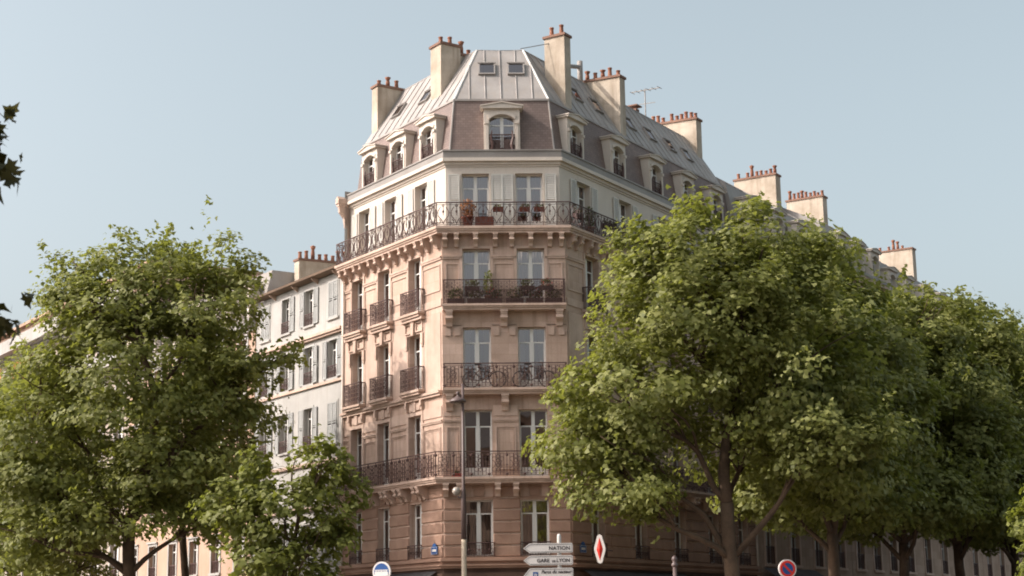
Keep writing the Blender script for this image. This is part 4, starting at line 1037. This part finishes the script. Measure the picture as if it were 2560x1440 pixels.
lob_s = [(x, y, z, a * .86, b * .86, c * .86) for x, y, z, a, b, c in lob_s] + [(1.25, 0, 7.6, 0.42, 0.45, 0.75), (1.9, 0.1, 7.0, 0.4, 0.4, 0.7), (-0.8, 0, 7.1, 0.4, 0.45, 0.6), (-1.9, 0.1, 6.3, 0.5, 0.4, 0.45), (-2.4, 0, 5.8, 0.5, 0.4, 0.35), (2.5, 0, 5.9, 0.45, 0.4, 0.35), (2.4, 0.1, 6.4, 0.4, 0.4, 0.5)]
tm_s = tree_meshes('s', lob_s, 3.2, 0.12, 1.7, 40, 0.52, 0.2, 'leaf_fresh', (0.1, 0), ntwig=90, hollow=0.3)
lob_m = [(0, 0, 9.6, 2.6, 2.5, 3.4), (1.5, 0, 8.2, 1.8, 1.8, 1.9), (-1.5, 0.2, 8.6, 1.8, 1.8, 2.2), (0.2, -0.2, 12.2, 1.5, 1.5, 1.7)]
tm_m = tree_meshes('m', lob_m, 6.0, 0.17, 1.2, 34, 0.58, 0.25, 'leaf', (-0.3, 0), ntwig=90)
plant_tree('plane_tree', 'tall leafy plane tree standing in front of the right flank of the corner block', 'tree', tm_r, T(7.1, 54, 0.0), GR)
plant_tree('plane_tree', 'big leafy plane tree at the left, in front of the pale and pinkish houses', 'tree', tm_l, T(-15.35, 65, 0.0) @ Matrix.Scale(1.083, 4), GR)
plant_tree('young_tree', 'small bright green tree in front of the left foot of the corner block', 'tree', tm_s, T(-7.75, 54, 0.0))
plant_tree('plane_tree', 'slim forked tree just right of the big left plane tree', 'tree', tm_m, T(-13.75, 69, 0.13) @ Matrix.Scale(1.05, 4), GR)
for i, (x, y, rz, s, lab) in enumerate([(11.7, 60.7, 75, 1.0, 'second plane tree of the right row, its crown merging with the nearest one'),
                                   (16.0, 67.4, 200, 0.98, 'third plane tree of the right row, dark crown at mid height'),
                                   (20.2, 74.2, 310, 1.03, 'fourth plane tree of the right row, rounded top against the sky'),
                                   (24.6, 81.0, 120, 1.02, 'fifth plane tree of the right row near the right edge'),
                                   (28.6, 87.0, 20, 1.0, 'farthest plane tree of the right row at the right edge')]):
    plant_tree('plane_tree', lab, 'tree', tm_q, T(x, y, 0.13) @ Matrix.Rotation(R_(rz), 4, 'Z') @ Matrix.Scale(s, 4), GR)
plant_tree('plane_tree', 'plane tree behind the big left one, cut by the left edge', 'tree', tm_l, T(-21.5, 73, 0.13) @ Matrix.Rotation(R_(140), 4, 'Z') @ Matrix.Scale(0.85, 4), GR)
# near trees that only reach into the frame
lob_n = [(0, 0, 7.2, 2.3, 2.4, 2.6), (1.85, 0.1, 8.45, 1.25, 1.3, 0.25), (2.0, 0.1, 7.95, 1.25, 1.3, 0.30), (2.05, -0.1, 7.35, 1.25, 1.2, 0.22), (2.25, 0.1, 5.75, 1.15, 1.2, 0.16), (1.95, 0.1, 6.55, 1.2, 1.2, 0.15), (0.9, 0.0, 6.5, 1.7, 1.6, 0.6)]
tm_n = tree_meshes('n', lob_n, 4.6, 0.2, 2.2, 18, 0.36, 0.20, 'leaf_backlit', kind='star', ntwig=120, hollow=0.2)
plant_tree('plane_tree', 'near plane tree whose dark star-shaped leaves hang in at the left edge', 'tree', tm_n, T(-9.72, 20, 0.0), GR)
plant_tree('young_tree', 'near tree whose lit leaves peek in at the right edge low down', 'tree', tm_s, T(12.75, 36, 0.0) @ Matrix.Rotation(R_(180), 4, 'Z') @ Matrix.Scale(0.62, 4))

# ------------------------------------------------------------------ street furniture and signs
def lettering(body, size, parent, M, mat, align='RIGHT', name='lettering', shear=0.0, spacing=1.0):
    cu = bpy.data.curves.new('lettering', 'FONT'); cu.body = body; cu.size = size; cu.align_x = align; cu.shear = shear; cu.space_character = spacing; cu.extrude = 0.002; cu.offset = 0.003
    tmp = bpy.data.objects.new('tmp', cu); COL.objects.link(tmp)
    bpy.context.view_layer.update()
    me = bpy.data.meshes.new_from_object(tmp.evaluated_get(bpy.context.evaluated_depsgraph_get()))
    bpy.data.objects.remove(tmp); me.materials.clear(); me.materials.append(MATS[mat])
    return inst(name, me, parent, M @ Matrix.Rotation(math.pi / 2, 4, 'X'))
# street lamp
M = T(-1.75, 55, 0)
sl = thing('street_lamp', 'tall slender street lamp with dish head and small globe before the cut corner', 'street lamp', M)
inst('pole', MB().lathe([(0.14, 0), (0.12, 0.4), (0.09, 0.9), (0.085, 4.6)], 12).mesh('pole', 'pole_pale', True), sl, M)
inst('pole', MB().lathe([(0.09, 4.6), (0.085, 6.1), (0.055, 6.4), (0.045, 9.9)], 12).mesh('pole', 'lamp_metal', True), sl, M)
inst('arm', MB().tube([(0, 0, 9.35), (-0.10, 0, 9.5), (-0.15, 0, 9.55)], 0.03, 6).tube([(0, 0, 6.05), (-0.14, 0, 6.0), (-0.2, 0, 6.05)], 0.03, 6).mesh('arm', 'lamp_metal', True), sl, M)
inst('lamp_head', MB().lathe([(0.24, -0.06), (0.29, -0.03), (0.295, 0.0), (0.24, 0.06), (0.12, 0.13), (0.05, 0.17), (0.04, 0.22), (0.065, 0.26), (0.065, 0.30), (0.02, 0.34)], 18).mesh('lamp_head', 'lamp_metal', True), sl, M @ T(-0.17, 0, 9.30))
inst('bulb', MB().lathe([(0.02, -0.11), (0.08, -0.10), (0.12, -0.062)], 12).mesh('bulb', 'globe_glass', True), sl, M @ T(-0.17, 0, 9.30))
inst('globe', MB().lathe([(0.02, -0.15), (0.09, -0.12), (0.14, -0.03), (0.145, 0.03), (0.10, 0.12), (0.02, 0.15)], 14).mesh('globe', 'globe_glass', True), sl, M @ T(-0.24, 0, 6.22))
# direction signs
M = T(1.17, 44, 0)
dp = thing('direction_sign', 'white post with three left-pointing arrow signs, NATION on top', 'sign', M)
inst('post', MB().lathe([(0.055, 0), (0.055, 4.05), (0.04, 4.12), (0.01, 4.13)], 12).mesh('post', 'steel', True), dp, M)
def arrow(z, h, x0=-0.97, x1=0.36, P=0.17):
    k = MB(); k.prism_y([(x0, z), (x0 + P, z - h / 2), (x1 - .03, z - h / 2), (x1, z - h / 2 + .03), (x1, z + h / 2 - .03), (x1 - .03, z + h / 2), (x0 + P, z + h / 2)], -0.10, -0.065)
    o = inst('arrow_panel', k.mesh('arrow_panel', 'sign_white'), dp, M)
    e = 0.03; q = [(x0 + e * 1.2, z), (x0 + P + .01, z - h / 2 + e), (x1 - e, z - h / 2 + e), (x1 - e, z + h / 2 - e), (x0 + P + .01, z + h / 2 - e)]
    inst('border', MB().tube([(a, -0.102, b) for a, b in q], 0.007, 4, closed=True).mesh('border', 'sign_black'), o, M)
    return o
a = arrow(3.75, 0.26); lettering('NATION', 0.14, a, M @ T(0.29, -0.104, 3.70), 'sign_black', spacing=1.08)
a = arrow(3.425, 0.26); lettering('GARE', 0.135, a, M @ T(-0.27, -0.104, 3.375), 'sign_black', spacing=1.0); lettering('DE', 0.075, a, M @ T(-0.11, -0.104, 3.375), 'sign_black'); lettering('LYON', 0.135, a, M @ T(0.28, -0.104, 3.375), 'sign_black', spacing=1.0)
a = arrow(3.02, 0.40); lettering('Parcs du secteur', 0.12, a, M @ T(0.31, -0.104, 3.08), 'sign_black', shear=0.25, spacing=1.0); lettering('GARE LYON', 0.14, a, M @ T(0.22, -0.104, 2.90), 'sign_black', spacing=1.1)
inst('parking_square', MB().box(-0.72, -0.58, -0.104, -0.10, 2.92, 3.12).mesh('parking_square', 'sign_blue'), a, M); lettering('P', 0.16, a, M @ T(-0.65, -0.109, 2.96), 'sign_white', 'CENTER')
# round bus sign
def disc(r, y0, y1, n=36, r_in=0.0):
    if r_in == 0: return MB().prism_y([(r * math.cos(2 * math.pi * i / n), r * math.sin(2 * math.pi * i / n)) for i in range(n)], y0, y1)
    mb = MB()
    for i in range(n):
        a, b = 2 * math.pi * i / n, 2 * math.pi * (i + 1) / n
        mb.hexa([(r_in * math.cos(a), y0, r_in * math.sin(a)), (r * math.cos(a), y0, r * math.sin(a)), (r * math.cos(a), y1, r * math.sin(a)), (r_in * math.cos(a), y1, r_in * math.sin(a)),
                 (r_in * math.cos(b), y0, r_in * math.sin(b)), (r * math.cos(b), y0, r * math.sin(b)), (r * math.cos(b), y1, r * math.sin(b)), (r_in * math.cos(b), y1, r_in * math.sin(b))])
    return mb
M = T(-3.61, 44, 0) @ Matrix.Rotation(R_(-24), 4, 'Z')
bs = thing('round_sign', 'round blue sign with white bands and pale rim at bottom left of the block', 'sign', M)
inst('post', MB().lathe([(0.035, 0), (0.035, 3.3)], 10).mesh('post', 'steel', True), bs, M @ T(0, 0.05, 0))
MZ = M @ T(0, 0, 3.19)
inst('rim', disc(0.27, -0.03, 0.02).mesh('rim', 'sign_white'), bs, MZ); inst('face', disc(0.225, -0.036, -0.031).mesh('face', 'sign_blue'), bs, MZ)
inst('band', MB().box(-0.20, 0.20, -0.041, -0.0365, 0.035, 0.052).box(-0.20, 0.20, -0.041, -0.0365, -0.12, 0.0).mesh('band', 'sign_white'), bs, MZ)
inst('lettering', MB().box(-0.19, -0.12, -0.041, -0.0365, 0.008, 0.028).box(-0.10, -0.05, -0.041, -0.0365, 0.008, 0.028).box(-0.03, 0.04, -0.041, -0.0365, 0.008, 0.028).box(0.06, 0.11, -0.041, -0.0365, 0.008, 0.028).box(0.13, 0.18, -0.041, -0.0365, 0.008, 0.028).mesh('lettering', 'sign_white'), bs, MZ)
# no-parking sign
M = T(7.29, 44, 0) @ Matrix.Rotation(R_(12), 4, 'Z')
ns = thing('round_sign', 'round blue and red no-parking sign with a single diagonal bar, lower right', 'sign', M)
inst('post', MB().lathe([(0.035, 0), (0.035, 3.2)], 10).mesh('post', 'steel', True), ns, M @ T(0, 0.05, 0))
MZ = M @ T(0, 0, 3.11)
inst('rim', disc(0.25, -0.03, 0.02).mesh('rim', 'sign_white'), ns, MZ); inst('face', disc(0.16, -0.036, -0.031).mesh('face', 'sign_blue'), ns, MZ)
inst('ring', disc(0.215, -0.041, -0.030, 36, 0.155).mesh('ring', 'sign_red'), ns, MZ)
inst('bar', MB().box(-0.16, 0.16, -0.040, -0.0365, -0.028, 0.028).mesh('bar', 'sign_red'), ns, MZ @ Matrix.Rotation(R_(45), 4, 'Y'))
# tobacconist's lozenge on the corner
M = Matrix.Translation((3.2, 62.0, 4.53)) @ Matrix.Rotation(R_(-14), 4, 'Z')
tb = thing('lozenge_sign', 'upright red lozenge shop sign in a pale rim on the right corner', 'sign', M)
def lozenge(w, h, e):
    return [(0, -h - e * .6), (e * 1.0, -h), (w + e * .2, -e), (w + e * .4, 0), (w + e * .2, e), (e * 1.0, h), (0, h + e * .6), (-e * 1.0, h), (-w - e * .2, e), (-w - e * .4, 0), (-w - e * .2, -e), (-e * 1.0, -h)]
inst('rim', MB().prism_y(lozenge(0.19, 0.50, 0.085), -0.07, 0.07).mesh('rim', 'sign_white'), tb, M)
for sy in (-1, 1):
    inst('lozenge', MB().add([(0, sy * 0.072, -0.44), (0.125, sy * 0.072, 0), (0, sy * 0.072, 0.44), (-0.125, sy * 0.072, 0), (0, sy * 0.12, 0)], [(0, 1, 4), (1, 2, 4), (2, 3, 4), (3, 0, 4)]).mesh('lozenge', 'sign_red'), tb, M)
inst('bracket_arm', MB().tube([(0.0, 0.05, 0.0), (0.15, 1.75, 0.0)], 0.025, 6).mesh('bracket_arm', 'iron'), tb, M)
# street-name plates
for FM, x, z, lab in ((FL, -0.55, 4.66, 'blue street-name plate on the sunlit left side of the cut corner'), (FR, 0.75, 4.66, 'blue street-name plate on the shaded right flank beside the lozenge sign')):
    M = FM @ T(x, -0.075, z)
    pl = thing('street_plate', lab, 'sign', M)
    inst('plate', MB().box(-0.24, 0.24, -0.02, 0.0, -0.17, 0.13).prism_y([(-0.14, 0.133), (0.14, 0.133), (0.12, 0.22), (0, 0.27), (-0.12, 0.22)], -0.02, 0.0).mesh('plate', 'sign_blue'), pl, M)
    inst('border', MB().tube([(-0.22, -0.021, -0.15), (0.22, -0.021, -0.15), (0.22, -0.021, 0.11), (-0.22, -0.021, 0.11)], 0.008, 4, closed=True).mesh('border', 'sign_white'), pl, M)
    inst('lettering', MB().box(-0.15, 0.15, -0.025, -0.0205, -0.06, 0.03).mesh('lettering', 'sign_white'), pl, M)
# thin posts and awnings
M = T(4.85, 50, 0)
po = thing('bollard_post', 'slim dark post with ball finial left of the right tree trunk', 'post', M)
inst('shaft', MB().lathe([(0.10, 0), (0.09, 0.5), (0.07, 0.6), (0.065, 3.4)], 10).mesh('shaft', 'lamp_metal', True), po, M)
inst('finial', MB().lathe([(0.065, 3.4), (0.10, 3.44), (0.10, 3.5), (0.05, 3.54), (0.09, 3.62), (0.09, 3.68), (0.02, 3.76)], 10).mesh('finial', 'lamp_metal', True), po, M)
def awning(FM, x0, x1, lab, drop=0.75, out=1.3, z=3.85):
    M = FM @ T((x0 + x1) / 2, 0, 0)
    o = thing('awning', lab, 'awning', M)
    w = (x1 - x0) / 2; n = 14; vs_ = []
    for i in range(n + 1):
        x = -w + 2 * w * i / n
        for j in range(6):
            t = j / 5; vs_.append((x, -0.12 - out * t, z - drop * t - 0.05 * math.sin(math.pi * t) + 0.015 * math.sin(i * 1.7 + j)))
    inst('cloth', MB().add(vs_, [(i * 6 + j, (i + 1) * 6 + j, (i + 1) * 6 + j + 1, i * 6 + j + 1) for i in range(n) for j in range(5)]).mesh('cloth', 'awning_cloth'), o, M)
    inst('valance', MB().box(-w, w, -0.13 - out, -0.115 - out, z - drop - 0.22, z - drop + 0.005).mesh('valance', 'awning_cloth'), o, M)
    inst('arm', MB().tube([(-w + .05, -0.1, 2.6), (-w + .05, -0.1 - out, z - drop - 0.02)], 0.02, 5).tube([(w - .05, -0.1, 2.6), (w - .05, -0.1 - out, z - drop - 0.02)], 0.02, 5).mesh('arm', 'iron'), o, M)
awning(FL, -4.2, -0.35, 'dark cloth shop awning under the left flank of the corner block')
awning(FR, 0.6, 9.4, 'long dark shop awning under the right flank, behind the arrow signs')
awning(FR, 17.9, 24.5, 'dark awning of the shop next door, behind the no-parking sign', 0.9, 1.5, 4.3)

# ------------------------------------------------------------------ things on the balconies
def foliage(n, ext, size, mat, up=0.6):
    p = rng.normal(size=(n, 3)); p /= np.linalg.norm(p, axis=1, keepdims=True); p *= rng.uniform(0.2, 1, (n, 1)) ** 0.5 * np.array(ext); p[:, 2] += ext[2]
    return leaf_mesh('foliage', p, rng.normal(size=(n, 3)) * 0.7 + np.array([0, -0.2, up]), size, mat)
def flower_box(FM, x, y, z, w, lab, mat='planter_red', blooms=None, h=0.17, leafy=60, fh=0.16, fmat='leaf_plant'):
    M = FM @ T(x, y, z)
    o = thing('flower_box', lab, 'flower box', M, 'flower boxes on the balconies')
    inst('trough', MB().prism_x([(-0.09, 0), (0.09, 0), (0.11, h), (-0.11, h)], -w / 2, w / 2).mesh('trough', mat), o, M)
    if leafy: inst('foliage', foliage(leafy, (w / 2, 0.13, fh), 0.10, fmat), o, M @ T(0, 0, h - 0.06))
    if blooms: inst('blooms', foliage(22, (w / 2, 0.14, fh), 0.075, blooms, 0.2), o, M @ T(0, -0.03, h - 0.02))
    return o
def potted(FM, x, y, z, lab, r=0.2, h=0.36, ext=(0.3, 0.25, 0.4), n=160, fmat='leaf_plant', pmat='terracotta', size=0.1):
    M = FM @ T(x, y, z)
    o = thing('potted_plant', lab, 'potted plant', M, 'potted plants on the balconies')
    inst('pot', MB().lathe([(r * 0.7, 0), (r * 0.95, h * 0.85), (r * 1.08, h * 0.86), (r * 1.08, h), (r * 0.9, h)], 12).mesh('pot', pmat, True), o, M)
    inst('stem', MB().tube([(0, 0, h * 0.8), (0.03, 0, h + ext[2])], 0.015, 5).mesh('stem', 'bark'), o, M)
    inst('foliage', foliage(n, ext, size, fmat), o, M @ T(0, 0, h * 0.9))
Z5, Z4, Z3, Z2 = 17.51, 14.31, 10.93, 7.43
potted(FC, 1.05, -0.12, Z5, 'orange shrub in a red pot on the top balcony of the cut corner', 0.24, 0.42, (0.34, 0.2, 0.40), 220, 'leaf_orange', 'planter_red')
o = flower_box(FC, 1.72, -0.1, Z5, 0.75, 'empty dark red trough standing on the top balcony beside the orange shrub', h=0.42, leafy=0)
for x, lab in ((2.28, 'first hanging flower box from the orange shrub, yellow-green tuft'), (3.35, 'hanging flower box in the middle of the top corner balcony'), (3.95, 'hanging flower box nearest the right end of the top corner balcony')):
    flower_box(FC, x, -0.22, Z5 + 0.62, 0.42, lab, leafy=40, fh=0.1)
flower_box(FR, 0.75, -0.2, Z5 + 0.5, 0.6, 'dark flower box at the corner end of the right top balcony', 'planter_dark', leafy=50)
potted(FR, 1.9, -0.1, Z5, 'green bushy plant on the right top balcony by the first shutter', ext=(0.35, 0.2, 0.5), n=200)
flower_box(FR, 3.4, -0.2, Z5 + 0.55, 1.2, 'long dark flower box between the windows of the right top balcony', 'planter_dark', leafy=110)
flower_box(FR, 6.2, -0.2, Z5 + 0.5, 1.2, 'reddish flower box on the right top balcony next to the tree', leafy=90, blooms='flower_red')
for i, (x, bl, lab) in enumerate([(0.55, None, 'leftmost flower box of the fourth-floor corner balcony'), (1.35, 'flower_white', 'white-flowered box before the left window of the fourth-floor corner balcony'), (2.05, 'flower_red', 'red-flowered box left of the middle of the fourth-floor corner balcony'), (2.9, None, 'dark green box right of the middle of the fourth-floor corner balcony'), (3.7, 'flower_red', 'red-flowered box before the right window of the fourth-floor corner balcony'), (4.45, None, 'rightmost flower box of the fourth-floor corner balcony')]):
    flower_box(FC, x, -0.27, Z4, 0.7, lab, 'planter_dark', bl, 0.22, 150, 0.26)
potted(FC, 1.85, -0.2, Z4, 'tall yellow-green plant reaching above the fourth-floor rail at the left window', 0.16, 0.35, (0.22, 0.18, 0.55), 140, 'leaf_fresh')
for x, bl, lab in ((1.2, None, 'plant box hung high on the rail of the fourth-floor left window'), (3.4, 'flower_white', 'flower box hung high on the rail of the fourth-floor right window'), (4.15, 'flower_red', 'small flower box hung on the rail right of the fourth-floor right window')):
    flower_box(FC, x, -0.28, Z4 + 0.55, 0.6, lab, 'planter_dark', bl, 0.16, 90, 0.18)
flower_box(FC, 0.6, -0.3, Z2, 0.5, 'red flower box at the left end of the second-floor corner balcony', 'flower_red', None, 0.14, 30, 0.08)
def bicycle(FM, x, y, z, lab):
    M = FM @ T(x, y, z)
    o = thing('bicycle', lab, 'bicycle', M, 'bicycles on the third-floor balcony')
    r = 0.32; wb = 1.06
    tw = cached('tyre', lambda: MB().tube([(r * math.cos(2 * math.pi * i / 28), 0, r * math.sin(2 * math.pi * i / 28)) for i in range(28)], 0.022, 5, closed=True).mesh('tyre', 'rubber', True))
    def spk():
        mb = MB()
        for i in range(12): mb.tube([(0, 0, 0), ((r - .02) * math.cos(i * math.pi / 6), 0, (r - .02) * math.sin(i * math.pi / 6))], 0.003, 3)
        return mb.tube([(0, -0.04, 0), (0, 0.04, 0)], 0.025, 6).mesh('spokes', 'steel')
    for sx in (-1, 1):
        wh = inst('wheel', tw, o, M @ T(sx * wb / 2, 0, r + 0.02)); inst('spokes', cached('spk', spk), wh, M @ T(sx * wb / 2, 0, r + 0.02))
    f = MB(); B = (-0.08, 0, 0.3); Sx = (-0.2, 0, 0.82); H = (0.36, 0, 0.86); Hb = (0.40, 0, 0.72)
    for a, b in ((B, Sx), (Sx, H), (B, Hb), (B, (-wb / 2, 0, r)), ((-0.18, 0, 0.76), (-wb / 2, 0, r)), (H, (wb / 2, 0, r)), ((-0.2, 0, 0.8), (-0.24, 0, 0.93)), (H, (0.33, 0, 1.0))): f.tube([a, b], 0.018, 6)
    inst('bicycle_frame', f.mesh('bicycle_frame', 'dark_wood', True), o, M)
    inst('saddle', MB().prism_z([(-0.38, -0.07), (-0.1, -0.02), (-0.1, 0.02), (-0.38, 0.07)], 0.93, 0.98).mesh('saddle', 'rubber'), o, M)
    inst('handlebar', MB().tube([(0.26, -0.27, 1.02), (0.33, -0.1, 1.0), (0.33, 0.1, 1.0), (0.26, 0.27, 1.02)], 0.015, 6).mesh('handlebar', 'steel'), o, M)
bicycle(FC, 1.65, -0.24, Z3, 'bicycle leaning behind the third-floor corner rail before the left window')
bicycle(FC, 3.62, -0.24, Z3, 'bicycle leaning behind the third-floor corner rail before the right window')
